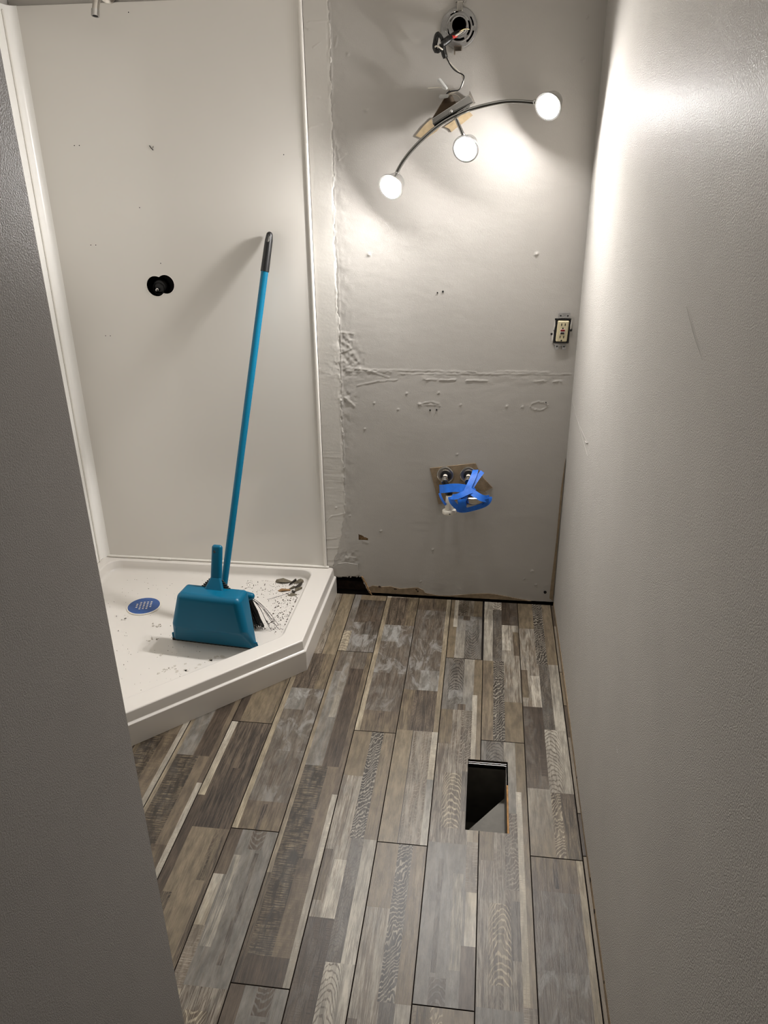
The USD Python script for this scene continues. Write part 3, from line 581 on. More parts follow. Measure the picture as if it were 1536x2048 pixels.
pan = thing('shower_tray', 'white neo-angle shower base with a stepped apron and debris in its basin', 'shower tray')
PV = np.array([(-1.8, -.0015), (-1.8, -.965), (-1.290, -.965), (-.850, -.525), (-.8435, -.0015)])
def offset_ring(d, z, radii, nseg=10, per=None):
    """convex ring offset inward by d (a number or one per edge), corners rounded"""
    n = len(PV); d = np.full(n, d) if np.isscalar(d) else np.asarray(d, float); lines = []
    for i in range(n):
        a, b = PV[i], PV[(i + 1) % n]; t = (b - a) / np.linalg.norm(b - a); nrm = np.array([-t[1], t[0]])
        lines.append((a + nrm * d[i], t, nrm))
    out = []
    for i in range(n):
        (p1, t1, n1), (p2, t2, n2) = lines[i - 1], lines[i]
        A = np.c_[t1, -t2]; s = np.linalg.solve(A, p2 - p1); c = p1 + t1 * s[0]
        r = radii[i] if not np.isscalar(radii) else radii
        cosang = t1 @ t2; half = math.acos(max(-1, min(1, cosang))) / 2
        ctr = c + (n1 + n2) / np.linalg.norm(n1 + n2) * r / math.cos(half)
        a0 = math.atan2(-n1[1], -n1[0]); a1 = math.atan2(-n2[1], -n2[0])
        while a1 < a0: a1 += 2 * np.pi
        for a in np.linspace(a0, a1, nseg): out.append((*(ctr + r * np.array([math.cos(a), math.sin(a)])), z))
    return np.array(out)
small = .002
inn = np.array([.036, .075, .079, .086, .026]); rc = np.array([.05, .05, .05, .055, .045])
EM = np.array([0, 1, 1, 1, 0])   # the back and the left side stand flush against the walls
rings = [offset_ring(EM * d_, z_, r_) for d_, z_, r_ in ((0, 0.0, .004), (0, .0725, .004), (.0015, .0755, .004), (.0075, .078, .004), (.0085, .080, .004), (.0105, .1090, .005), (.0125, .1122, .006), (.0165, .1132, .007))]
rings += [offset_ring(inn - .006, .1132, rc + .006), offset_ring(inn - .001, .1122, rc + .001), offset_ring(inn + .002, .109, rc), offset_ring(inn + .006, .088, rc)]
for a in np.linspace(0, np.pi / 2, 6)[1:]:
    rings.append(offset_ring(inn + .006 + .016 * (1 - math.cos(a)), .088 - .016 * math.sin(a), rc - .004))
cx = np.array([-1.51, -.31])
def towards(ring, f, dz):
    r = ring.copy(); r[:, :2] = cx + (r[:, :2] - cx) * (1 - f); r[:, 2] += dz; return r
for f, dz in ((.3, -.0012), (.6, -.0024), (.88, -.0036)): rings.append(towards(rings[17 - 1] if False else offset_ring(inn + .022, .072, rc - .004), f, dz))
part(pan, 'basin', loft(rings), 'pan_acrylic', 35)
FLZ = .0715
# bumps along the flange under the back panel
# smudges of dust and dried plaster on the basin
def flake_xy(cx_, cy_, r, n=9, j=.45):
    a = np.linspace(0, 2 * np.pi, n, endpoint=False); rr = r * (1 + rng.uniform(-j, j, n))
    return np.c_[cx_ + rr * np.cos(a), cy_ + rr * np.sin(a)]

drain = thing('shower_drain', 'round shower drain under blue protective film with a dotted grid', 'drain')
DC = (-1.515, -.297)
part(drain, 'rim', lathe([(.0625, -.002), (.0625, .0022), (.0605, .0032), (.0575, .0032), (.0575, -.002)], (*DC, FLZ - .002), (0, 0, 1), 48), 'white_plastic', 40)
part(drain, 'strainer', lathe([(.0585, -.002), (.0585, .0030), (.056, .0038), (.0001, .0042)], (*DC, FLZ - .002), (0, 0, 1), 48), 'blue_film', 40, label='blue film-covered strainer disc')
ca, sa = math.cos(.25), math.sin(.25)
for i in range(5):
    for j in range(5):
        if (i, j) in ((0, 4), (4, 0), (0, 0)): continue
        dx, dy = (i - 2) * .0125, (j - 2) * .0115
        q = np.array([DC[0] + dx * ca - dy * sa, DC[1] + dx * sa + dy * ca])
        part(drain, 'grid_hole', rbox(q[0] - .0033, q[0] + .0033, q[1] - .0028, q[1] + .0028, FLZ + .001, FLZ + .0031, .0008, 8), 'white_plastic', 40)

valve = thing('shower_valve', 'black shower valve body sitting in the double-round hole in the panel', 'valve')
part(valve, 'valve_body', lathe([(.030, -.05), (.030, -.012), (.026, -.006), (.022, -.004), (.022, -.002), (.014, -.001), (.0001, -.001)], (-1.440, .026, 1.176), (0, -1, 0), 40), 'black_plastic', 40)
part(valve, 'collar', lathe([(.021, 0), (.021, .002), (.019, .0028), (.0175, .0022), (.0175, 0)], (-1.443, .0275, 1.170), (0, -1, 0), 32), 'rubber', 40)
part(valve, 'stem_screw', cat_(lathe([(.006, 0), (.006, .008), (.005, .0095), (.0001, .0095)], (-1.446, .029, 1.168), (0, -1, 0), 20), lathe([(.0035, 0), (.0035, .014), (.0001, .0148)], (-1.448, .029, 1.166), (0, -1, 0), 16)), 'screw_steel', 40, label='bright steel stem and screw')
part(valve, 'backing', extrude_xz(sbox(-1.50, 1.11, -1.34, 1.26), .045, .05), 'black_void')

arm = thing('shower_pipe', 'short metal shower pipe stub at the top of the back panel', 'pipe')
part(arm, 'pipe', tube(smooth_path([(-1.475, -.0045, 2.045), (-1.4755, -.030, 2.048), (-1.478, -.062, 2.034), (-1.482, -.082, 2.002), (-1.485, -.089, 1.978)], 8), .0105, 20, False), 'satin_metal', 60)
part(arm, 'threaded_end', lathe([(.0118, 0), (.0118, .018), (.0085, .018), (.0085, .004), (.0001, .004)], (-1.4845, -.0865, 1.988), (-.06, -.24, -.97), 24), 'screw_steel', 40)
part(arm, 'bore', lathe([(.0083, 0), (.0001, .0002)], (-1.4855, -.0905, 1.9712), (-.06, -.24, -.97), 20), 'black_void')
part(arm, 'escutcheon', lathe([(.030, 0), (.030, .003), (.024, .008), (.014, .011), (.0001, .011)], (-1.475, -.0045, 2.045), (0, -1, 0), 32), 'satin_metal', 40)

# ------------------------------------------------------------------ broom and dustpan
bb, bt = np.array([-1.183, -.384, .140]), np.array([-1.0185, -.022, 1.352])
ax = (bt - bb) / np.linalg.norm(bt - bb); Lb = np.linalg.norm(bt - bb)
broom = thing('broom', 'teal-handled broom with a black grip leaning against the shower panel', 'broom', loc=(-1.15, -.38, FLZ))
BL = (-1.15, -.38, FLZ)
at = lambda s: bb + ax * s
part(broom, 'pole', lathe([(.0115, 0), (.0118, .25), (.0122, Lb - .085)], bb, ax, 24), 'teal_handle', 60, loc=BL)
grip = Manifold.batch_hull([Manifold.cylinder(.001, .0142, .0142, 28), Manifold.cylinder(.001, .0128, .0128, 28).translate((0, 0, .10)), Manifold.sphere(.0105, 24).translate((0, 0, .118))])
slot = Manifold.batch_hull([Manifold.cylinder(.06, .0045, .0045, 18).rotate((90, 0, 0)).translate((0, .03, .098)), Manifold.cylinder(.06, .0035, .0035, 18).rotate((90, 0, 0)).translate((0, .03, .114))])
gm = T(grip - slot); Rb = frame(ax, (0, 1, 0)); gm.apply_transform(np.r_[np.c_[Rb, at(Lb - .118)], [[0, 0, 0, 1]]])
part(broom, 'grip', gm, 'black_plastic', 40, loc=BL, label='black plastic grip with a hanging slot')
part(broom, 'socket', lathe([(.017, -.01), (.0165, .03), (.0145, .055), (.0125, .058)], bb, ax, 24), 'teal', 40, loc=BL)
hd0, hd1 = np.array([-1.285, -.360, .155]), np.array([-1.068, -.392, .196])
head = hull_spheres([hd0, hd0 + (.03, 0, .012), bb, hd1 - (.03, 0, 0), hd1], [.014, .020, .024, .019, .013], 20)
part(broom, 'head_block', head, 'teal', 60, loc=BL)
br = []
for k in range(420):
    t = rng.uniform(0, 1); p0 = hd0 * (1 - t) + hd1 * t + np.array([0, rng.uniform(-.012, .012), -.008])
    fl = (t - .5) * .055 + .012; p1 = np.array([p0[0] + fl + rng.uniform(-.008, .008), p0[1] + rng.uniform(-.012, .006) - .004, FLZ + .001 + rng.uniform(0, .010)])
    mid = (p0 + p1) / 2 + np.array([rng.uniform(-.003, .003), 0, .003])
    br.append(tube(np.array([p0, mid, p1]), [.0013, .0012, .0008], 4))
for k in range(7):
    p0 = hd1 + np.array([.004, rng.uniform(-.006, .006), -.010]); p1 = np.array([-1.005 + rng.uniform(-.02, .02), -.395 + rng.uniform(-.02, .02), FLZ + .012 + rng.uniform(0, .02)])
    p2 = p1 + (.006, 0, -.010); br.append(tube(smooth_path([p0, (p0 + p1) / 2 + (.004, 0, .008), p1, p2], 3), .0007, 4))
part(broom, 'bristles', cat_(*br), 'bristle', False, loc=BL, kind='stuff', label='splayed black bristles')

DB = np.array([-1.1666, -.5156, FLZ + .001])
from scipy.spatial.transform import Rotation as Ro
RD = Ro.from_euler('ZXY', [-.11, -.2881, -.012]).as_matrix()
dus = thing('dustpan', 'teal upright dustpan with a black rubber lip standing before the broom', 'dustpan', loc=tuple(DB))
def place(m):
    m = T(m).copy(); m.vertices = m.vertices @ RD.T + DB; return m
wbt, wst, hs = .158, .113, .200
def shell(r, g, dy):
    pts = []; rad = []
    for s in (-1, 1):
        pts += [(s * (wbt - r - g), -.004 + dy, .012), (s * (wst - r - g + .0), -.004 + dy, hs - r - g), (s * (wbt - .02 - g), -.010 + dy, .030), (s * (wbt - .018 - g), -.008 + dy, .012)]; rad += [r * .5, r, r * .6, r * .5]
        pts += [(s * (wst - .006 - g - r), -.052 + dy, hs - .020 - g - r), (s * (wbt - .044 - g), -.040 + dy, .075)]; rad += [r * 1.6, r * 1.6]
    return hull_spheres(pts, rad, 24)
body = shell(.014, 0, 0) - shell(.012, .003, .0045)
body = body.trim_by_plane((0, 0, 1), .004)
part(dus, 'pan', place(body), 'teal', 40, loc=tuple(DB))
# raised border of the flat central panel and the lip
part(dus, 'lip', place(hull_spheres([(-wbt + .006, -.012, .026), (wbt - .006, -.012, .026), (-wbt + .004, -.004, .010), (wbt - .004, -.004, .010)], .0042, 12)), 'teal', 40, loc=tuple(DB))
part(dus, 'rubber_edge', place(hull_spheres([(-wbt + .003, -.007, .0075), (wbt - .003, -.007, .0075), (-wbt + .002, -.004, .0015), (wbt - .002, -.004, .0015)], .0022, 10)), 'rubber', 40, loc=tuple(DB), label='black rubber lip along the bottom edge')
hand = Manifold.batch_hull([Manifold.sphere(.010, 16).translate((sx * .0085, 0, z)) for sx in (-1, 1) for z in (.335,)] + [Manifold.sphere(.010, 16).translate((sx * .0105, -.004, hs - .02)) for sx in (-1, 1)])
flare = hull_spheres([(-.030, -.020, hs - .018), (.030, -.020, hs - .018), (-.012, -.006, hs + .030), (.012, -.006, hs + .030)], [.009, .009, .008, .008], 16)
hh = Manifold.cylinder(.06, .0052, .0052, 20).rotate((90, 0, 0)).translate((-.006, .03, .322))
part(dus, 'handle', place((hand + flare) - hh), 'teal', 40, loc=tuple(DB), label='flat upright handle with a hanging hole')
for s in (-1, 1):
    teeth = [hull_spheres([(s * .016, -.006, hs - .006 + .0062 * k), (s * (.056 - .0062 * k), -.004, hs - .006 + .0062 * k)], .0031, 8) for k in range(6)]
    part(dus, 'comb', place(cat_(*teeth)), 'rubber', 30, loc=tuple(DB), label='dark stepped comb teeth beside the handle')

# ------------------------------------------------------------------ debris in the basin
def scrap(cx_, cy_, r, h, yaw):
    n = 7; P_ = []
    for k in range(n):
        a = rng.uniform(0, 2 * np.pi); e = rng.uniform(.5, 1)
        P_.append((r * e * math.cos(a), r * .55 * e * math.sin(a), rng.uniform(0, h)))
    P_ += [(-r, 0, .001), (r, 0, .001)]
    m = trimesh.Trimesh(np.array(P_), process=False).convex_hull
    c, s = math.cos(yaw), math.sin(yaw); v = m.vertices
    return trimesh.Trimesh(np.c_[cx_ + v[:, 0] * c - v[:, 1] * s, cy_ + v[:, 0] * s + v[:, 1] * c, FLZ + v[:, 2]], m.faces, process=False)
SCR = [(-1.040, -.062, .026, .014, .15, 'debris_grey', 'long grey-green scrap at the far left of the swept pile'), (-1.004, -.070, .018, .016, 1.1, 'debris_dark', 'dark scrap behind the long grey-green one'),
       (-.983, -.064, .016, .020, .4, 'debris_grey', 'upright grey scrap at the back of the swept pile'), (-.975, -.090, .020, .022, 1.3, 'debris_dark', 'largest dark scrap against the right wall of the basin'),
       (-1.000, -.108, .015, .012, .8, 'debris_grey', 'grey-brown scrap in the middle of the swept pile'), (-1.022, -.128, .019, .010, .1, 'debris_tan', 'tan curled scrap at the front of the swept pile'),
       (-.987, -.135, .013, .011, 2.1, 'debris_dark', 'small dark scrap right of the tan curled one'), (-.970, -.122, .014, .014, .9, 'debris_grey', 'grey scrap low against the right basin wall'), (-.984, -.158, .015, .008, .3, 'debris_grey', 'flat grey scrap nearest the trail of dust')]
for (a, b, r, h, yw, mt, lb) in SCR:
    s_ = scrap(a, b, r * 1.35, h * .95, yw)
    p_ = thing('debris_scrap', lb, 'debris', group='scraps swept into the corner of the shower base', loc=(a, b, FLZ))
    part(p_, 'scrap', s_, mt, False, loc=(a, b, FLZ))
bits = []
def speck(x, y, r):
    q = flake_xy(x, y, r, 5, .5); n = len(q)
    V = np.vstack([np.c_[q, np.full(n, FLZ - .0005)], [[x, y, FLZ + .0012 + r * .45]]])
    bits.append(trimesh.Trimesh(V, [[k, (k + 1) % n, n] for k in range(n)], process=False))
for k in range(330):     # the trail along the right wall of the basin
    t = rng.uniform(0, 1) ** .8; w = rng.normal(0, .022 + .012 * (1 - abs(2 * t - 1)))
    speck(min(-.992 + .004 * t + w, -.962), -.13 - .28 * t + rng.normal(0, .015), rng.choice([.0012, .002, .003, .0042], p=[.45, .3, .18, .07]))
for k in range(170):
    speck(rng.uniform(-1.20, -.97), -.06 - abs(rng.normal(0, .08)), rng.choice([.001, .0016, .0024]))
for k in range(240):
    speck(rng.uniform(-1.66, -1.02), rng.uniform(-.80, -.07), rng.choice([.0007, .0011, .0017], p=[.55, .33, .12]))
keep = []
pol = Polygon(offset_ring(inn + .022, 0, rc - .004)[:, :2])
dd = thing('dust_specks', 'dark dust and grit strewn over the white shower base', 'dust', kind='stuff')
part(dd, 'grit', cat_(*[b_ for b_ in bits if pol.contains(Point(b_.vertices[-1, :2]))]), 'dust', False, kind='stuff')
# pale scuffs of dried plaster near the front of the basin
sm = []
for k in range(46):
    x, y = rng.normal(-1.10, .085), rng.normal(-.640, .035)
    if not pol.buffer(-.01).contains(Point(x, y)): continue
    m = extrude_xy(Polygon(flake_xy(x, y, rng.uniform(.002, .008), 9, .6)).buffer(0).buffer(.0003), FLZ - .004, FLZ + .0002)
    sm.append(m)
for (x, y) in ((-1.265, -.66), (-1.29, -.69), (-1.22, -.70), (-1.42, -.42), (-1.40, -.50)):
    for q in range(5): sm.append(extrude_xy(Polygon(flake_xy(x + rng.normal(0, .012), y + rng.normal(0, .009), rng.uniform(.0015, .005), 8, .6)).buffer(0).buffer(.0003), FLZ - .004, FLZ + .0002))
ds_ = thing('plaster_smears', 'faint grey plaster smears on the basin before the dustpan', 'dirt', kind='stuff')
part(ds_, 'smear', cat_(*sm), 'smudge', False, kind='stuff')
hair = thing('loose_strand', 'thin dark strand running from the broom to the debris', 'strand')
part(hair, 'strand', tube(smooth_path([(-1.065, -.22, FLZ + .012), (-1.03, -.19, FLZ + .010), (-1.0, -.16, FLZ + .009), (-.985, -.145, FLZ + .008)], 5), .0007, 5), 'bristle', False)
crumb = thing('dark_crumb', 'single dark crumb on the base just before the drain', 'debris')
part(crumb, 'crumb', cat_(scrap(-1.545, -.392, .006, .004, .6), scrap(-1.555, -.398, .003, .003, .2)), 'debris_dark', False)

# ------------------------------------------------------------------ electrical box, wires, hanging light
BX, BZ = -.414, 1.924
jb = thing('junction_box', 'round ceiling-type electrical box ring painted over in the back wall', 'electrical box')
part(jb, 'box_cup', cat_(lathe([(.046, 0), (.046, .06), (.0455, .06), (.0455, .001)], (BX, .0, BZ), (0, 1, 0), 40), lathe([(.046, .058), (.0001, .06)], (BX, 0, BZ), (0, 1, 0), 40)), 'black_void', 40)
ringp = Point(BX, BZ).buffer(.050, 48).difference(Point(BX, BZ + .006).buffer(.0205, 40))
def arc(r, a0, a1, w):
    a = np.radians(np.linspace(a0, a1, 14)); return Polygon(np.r_[np.c_[BX + (r + w) * np.cos(a), BZ + (r + w) * np.sin(a)], np.c_[BX + (r - w) * np.cos(a), BZ + (r - w) * np.sin(a)][::-1]])
slots = unary_union([arc(.031, -38, 32, .0026), arc(.031, 232, 300, .0028), arc(.043, -58, -12, .0026), arc(.041, 5, 40, .002), arc(.040, 95, 130, .0018), arc(.033, 185, 215, .002), arc(.030, 118, 150, .0018)])
part(jb, 'cover_ring', extrude_xz(ringp.difference(slots), -.0060, -.0010), 'painted_ring', 30)
tor = lambda r, w, y: lathe([(r - w, 0), (r - w * .6, w * .9), (r, w * 1.2), (r + w * .6, w * .9), (r + w, 0)], (BX, y, BZ + (.006 if r < .03 else 0)), (0, -1, 0), 56)
part(jb, 'ridge', tor(.0505, .003, -.0022), 'painted_ring', 50)
part(jb, 'ridge', tor(.0235, .0024, -.0056), 'painted_ring', 50)
part(jb, 'ridge', tor(.0365, .0018, -.0056), 'painted_ring', 50)
part(jb, 'strap', cat_(rbox(BX - .007, BX + .009, -.013, -.004, BZ + .040, BZ + .064, .002), rbox(BX - .012, BX + .016, -.010, -.003, BZ + .062, BZ + .090, .002)), 'satin_metal', 30, label='bare metal mounting strap above the ring')
for (x, z) in ((BX - .0155, BZ + .041), (BX - .036, BZ - .008)):
    part(jb, 'screw', lathe([(.0042, 0), (.0042, .003), (.003, .0042), (.0001, .0042)], (x, -.006, z), (0, -1, 0), 18), 'screw_steel', 40)
part(jb, 'lower_tab', cat_(rbox(BX - .013, BX + .010, -.013, -.003, BZ - .060, BZ - .046, .002), rbox(BX - .013, BX - .009, -.012, -.004, BZ - .070, BZ - .05, .0015)), 'brushed_brown', 30)

wn = thing('taped_wire_bundle', 'black taped house wires with a red twist hanging from the box', 'wiring')
part(wn, 'tape_wrap', tube(smooth_path([(BX + .004, -.004, BZ - .010), (BX - .016, -.030, BZ - .024), (BX - .034, -.042, BZ - .038), (BX - .046, -.046, BZ - .046)], 6), [.006] * 6 + [.0085] * 6 + [.010] * 7, 14), 'black_tape', 50)
part(wn, 'tape_wrap', tube(smooth_path([(BX - .046, -.046, BZ - .034), (BX - .061, -.044, BZ - .022), (BX - .066, -.040, BZ - .038), (BX - .067, -.040, BZ - .056), (BX - .060, -.044, BZ - .064), (BX - .052, -.046, BZ - .056)], 6), [.005] * 5 + [.007] * 20 + [.005] * 6, 12), 'black_tape', 50)
part(wn, 'tape_wrap', tube(smooth_path([(BX - .046, -.046, BZ - .044), (BX - .042, -.044, BZ - .062), (BX - .036, -.040, BZ - .080)], 6), [.009] * 5 + [.0085] * 6 + [.0075] * 2, 12), 'black_tape', 50)
part(wn, 'wire_nut', tube([(BX - .006, -.026, BZ - .022), (BX - .020, -.036, BZ - .028)], [.0055, .0068], 14), 'wire_red', 50, label='red wire twist connector')
part(wn, 'white_wire', tube(smooth_path([(BX + .012, -.014, BZ - .010), (BX + .004, -.024, BZ - .016), (BX - .010, -.034, BZ - .025)], 6), .0026, 8), 'wire_white', 60)
part(wn, 'white_wire', tube(smooth_path([(BX - .066, -.050, BZ - .053), (BX - .058, -.056, BZ - .052), (BX - .050, -.056, BZ - .057), (BX - .044, -.052, BZ - .060)], 6), .0022, 8), 'wire_white', 60)
part(wn, 'copper_wire', tube(smooth_path([(BX + .030, -.008, BZ - .006), (BX + .016, -.016, BZ - .006), (BX + .002, -.022, BZ - .014)], 6), .0014, 6), 'brass', 60)

ln = [(-.4515, -.040, 1.845), (-.436, -.046, 1.829), (-.412, -.05, 1.808), (-.397, -.052, 1.791), (-.397, -.054, 1.775), (-.406, -.056, 1.762), (-.424, -.056, 1.753), (-.443, -.056, 1.744)]
VL = thing('vanity_light', 'three-lamp chrome vanity light hanging loose by its wires, all lamps lit', 'light fixture')
part(VL, 'white_lead', tube(smooth_path(ln, 8), .0019, 8), 'wire_white', 60)
part(VL, 'black_lead', tube(smooth_path([(x + .003 * math.cos(2.2 * k), y - .0016, z + .0034 * math.sin(2.2 * k + 1)) for k, (x, y, z) in enumerate(ln)], 8), .0017, 8), 'black_plastic', 60)
part(VL, 'connector', hull_spheres([(-.452, -.05, 1.766), (-.466, -.05, 1.786), (-.446, -.052, 1.764)], [.005, .006, .005], 12), 'clear_plastic', 40)
part(VL, 'connector', hull_spheres([(-.442, -.056, 1.744), (-.460, -.056, 1.742)], [.0055, .0065], 12), 'clear_plastic', 40)
part(VL, 'ground_lead', tube(smooth_path([(-.452, -.05, 1.766), (-.47, -.048, 1.767), (-.50, -.046, 1.766)], 6), .0011, 6), 'wire_white', 60)
part(VL, 'ground_lead', tube(smooth_path([(-.445, -.056, 1.743), (-.425, -.052, 1.748), (-.408, -.045, 1.742), (-.40, -.045, 1.726)], 6), .0013, 6), 'wire_white', 60)
# canopy: an open tray seen from its back; near long side, far short side
a_, b_ = np.array([-.485, -.080, 1.681]), np.array([-.3765, -.080, 1.743])
c_, d_ = np.array([-.3765, -.022, 1.757]), np.array([-.4375, -.022, 1.762])
dn = np.array([.010, .011, -.0185])
tray = []
quadm = lambda P_: hull_spheres(P_, .0009, 6)
tray.append(quadm([a_, b_, a_ + dn, b_ + dn]))
part(VL, 'canopy_side', cat_(quadm([a_ + (b_ - a_) * .03, b_ - (b_ - a_) * .03, a_ + dn, b_ + dn, a_ + (b_ - a_) * -.02 + dn * .5, b_ + (b_ - a_) * .02 + dn * .5])), 'chrome_dim_reflection', 20)
part(VL, 'canopy_plate', cat_(quadm([a_ + dn, b_ + dn, c_ + dn * 1.6, d_ + dn * 1.6]), quadm([a_, a_ + dn, d_, d_ + dn * 1.6]), quadm([b_, b_ + dn, c_, c_ + dn * 1.6])), 'brushed_brown', 20, label='inside of the upturned open canopy')
part(VL, 'canopy_lip', cat_(tube([a_ + dn * 1.05, b_ + dn * 1.05], .0016, 8), tube([a_, b_], .0012, 8)), 'chrome', 50)
part(VL, 'face_plate', hull_spheres([a_ * .82 + b_ * .18 + dn * 1.22, a_ * .1 + b_ * .9 + dn * 1.22, a_ * .82 + b_ * .18 + dn * 1.22 + (0, .03, .004), a_ * .1 + b_ * .9 + dn * 1.22 + (0, .03, .004)], .0028, 10), 'chrome', 40)
sc = (a_ * .52 + b_ * .48) + dn * .45
part(VL, 'canopy_screw', lathe([(.0046, 0), (.0046, .002), (.003, .0035), (.0001, .0036)], sc + (0, -.001, 0), (.15, -.95, .3), 16), 'screw_steel', 40)
LMP = [((-.604, -.115, 1.4975), (-.36, -.85, -.40)), ((-.3805, -.122, 1.6005), (-.22, -.89, -.38)), ((-.1485, -.115, 1.708), (-.42, -.80, -.44))]
armpts = [(-.588, 1.537), (-.564, 1.575), (-.529, 1.613), (-.494, 1.643), (-.461, 1.667), (-.417, 1.69), (-.381, 1.704), (-.344, 1.714), (-.308, 1.721), (-.272, 1.726), (-.228, 1.726), (-.185, 1.722)]
AY = -.078
part(VL, 'arm', tube(smooth_path([(x - .003, AY, z - .002) for x, z in armpts], 6), .0056, 12), 'chrome_dim_reflection', 60)
part(VL, 'stem', tube([(-.413, AY, 1.682), (-.392, AY - .005, 1.641), (-.386, AY + .002, 1.630)], .0052, 12), 'chrome_dim_reflection', 60)
ends = [((-.590, AY, 1.534), 0), ((-.388, AY, 1.633), 1), ((-.186, AY, 1.7215), 2)]
for (c, n_), (e, _) in zip(LMP, ends):
    c, n_ = np.array(c), np.array(n_); n_ = n_ / np.linalg.norm(n_)
    cup = part(VL, 'lamp_cup', lathe([(.010, -.052), (.019, -.050), (.026, -.040), (.0335, -.012), (.0385, -.003), (.0400, .001), (.0394, .0036), (.0340, .0040), (.0332, .0005), (.020, -.02), (.0001, -.03)], c, n_, 48), 'lamp_housing', 40, label='chrome cup of a lamp')
    m = lathe([(.0325, .0003), (.0325, .0045), (.0305, .0080), (.0250, .0108), (.0145, .0124), (.0001, .0130)], c, n_, 48)
    part(cup, 'bulb', m, 'lamp_glow', 60, label='lit frosted white disc')
    nk = c - n_ * .045
    part(VL, 'swivel', cat_(hull_spheres([e, np.array(e) * .35 + nk * .65], [.0062, .0052], 14), Manifold.sphere(.0078, 20).translate(tuple(map(float, e)))), 'chrome', 50)

# ------------------------------------------------------------------ outlet
go = thing('gfci_outlet', 'ivory outlet with red and black test buttons, no cover plate', 'outlet')
ox, oz, sh = -.0475, 1.0485, .0018   # slight lean of the device
def lean_o(m):
    m = T(m).copy(); m.vertices[:, 0] += (m.vertices[:, 2] - oz) * .045; return m
part(go, 'box_recess', box(-.078, -.018, .030, .034, 1.003, 1.092), 'black_void', False)
part(go, 'recess_rim', lean_o(extrude_xz(sbox(ox - .0245, oz - .0405, ox + .0245, oz + .0405).difference(sbox(ox - .0205, oz - .0365, ox + .0205, oz + .0365)), -.0015, .012)), 'black_plastic', 30)
face = T(rbox(ox - .0185, ox + .0185, -.0085, .02, oz - .0345, oz + .0345, .0035, 16))
part(go, 'face', lean_o(face), 'ivory', 40)
part(go, 'face_panel', lean_o(rbox(ox - .0135, ox + .0160, -.0098, -.004, oz - .032, oz + .032, .0012, 10)), 'ivory', 40)
for zc in (oz + .0225, oz - .0180):
    for dx in (-.0055, .0060):
        part(go, 'blade_slot', lean_o(rbox(ox + dx - .0013, ox + dx + .0013, -.0104, -.006, zc - .0042, zc + .0042, .0006, 8)), 'black_void', 30)
    part(go, 'ground_slot', lean_o(lathe([(.0026, 0), (.0026, .0044), (.0001, .0045)], (ox, -.006, zc - .0120), (0, -1, 0), 16)), 'black_void', 30)
part(go, 'button_frame', lean_o(rbox(ox - .0080, ox + .0085, -.0106, -.006, oz - .0095, oz + .0085, .001, 8)), 'white_plastic', 30)
part(go, 'reset_button', lean_o(rbox(ox - .0068, ox + .0072, -.0122, -.006, oz + .0005, oz + .0070, .001, 8)), 'reset_red', 30, label='dark red reset button')
part(go, 'test_button', lean_o(rbox(ox - .0058, ox + .0062, -.0122, -.006, oz - .0088, oz - .0025, .001, 8)), 'black_plastic', 30, label='black test button')
for s in (1, -1):
    ears = sbox(ox - .017, oz + s * .052 - .0065, ox + .017, oz + s * .052 + .0065).buffer(.002)
    for dx in (-.0115, .0115): ears = ears.difference(Point(ox + dx, oz + s * .0505).buffer(.0024))
    ears = ears.difference(Point(ox, oz + s * .053).buffer(.0022))
    if s < 0: ears = ears.difference(sbox(ox - .0055, oz - .062, ox + .0055, oz - .049))
    part(go, 'mounting_ear', lean_o(extrude_xz(ears, -.0058, -.0022)), 'painted_ring', 30)
    for dx in (-.0115, .0115): part(go, 'ear_hole', lean_o(lathe([(.0026, 0), (.0001, .0001)], (ox + dx, -.0024, oz + s * .0505), (0, -1, 0), 14)), 'black_void', 30)
for (x, z, w, h) in ((ox - .0295, oz - .0175, .0028, .024), (ox - .0275, oz + .018, .0022, .018), (ox + .0255, oz + .020, .0022, .021)):
    part(go, 'wall_chip', lean_o(extrude_xz(blob_xz(x, z, w, h, 12, .3), -.0034, .0)), 'primer', 30)
for (x, z) in ((ox - .0335, oz - .010), (ox + .0285, oz + .004)):
    part(go, 'wall_chip', lean_o(extrude_xz(blob_xz(x, z, .004, .004, 10, .3), -.0034, .0)), 'black_plastic', 30, label='dark hole beside the outlet')

# ------------------------------------------------------------------ water supply stubs under blue tape
def stub(cx_, cz_, label, long_):
    t = thing('supply_stub', label, 'pipe')
    part(t, 'escutcheon', lathe([(.0320, 0), (.0320, .003), (.0305, .007), (.026, .0095), (.0195, .0085), (.0185, .006), (.0001, .006)], (cx_, -.001, cz_), (0, -1, 0), 48), 'satin_metal', 40, label='round chrome escutcheon')
    part(t, 'collar', lathe([(.0165, .004), (.0165, .012), (.0125, .0135), (.0001, .0135)], (cx_, -.001, cz_ - .001), (0, -1, 0), 32), 'black_plastic', 40)
    part(t, 'pipe', lathe([(.0085, .005), (.0085, .050), (.0001, .050)], (cx_, -.001, cz_ - .002), (0, -1, 0), 24), 'white_plastic', 40)
    part(t, 'stop_valve', cat_(lathe([(.0115, .034), (.013, .040), (.013, .062), (.0105, .066), (.0001, .066)], (cx_, -.001, cz_ - .004), (0, -1, 0), 28)), 'chrome', 40)
    return t
s1 = stub(-.4235, .5235, 'supply pipe stub with chrome ring, left of the two under blue tape', True)
s2 = stub(-.3400, .5265, 'supply pipe stub with chrome ring, right of the two under blue tape', True)
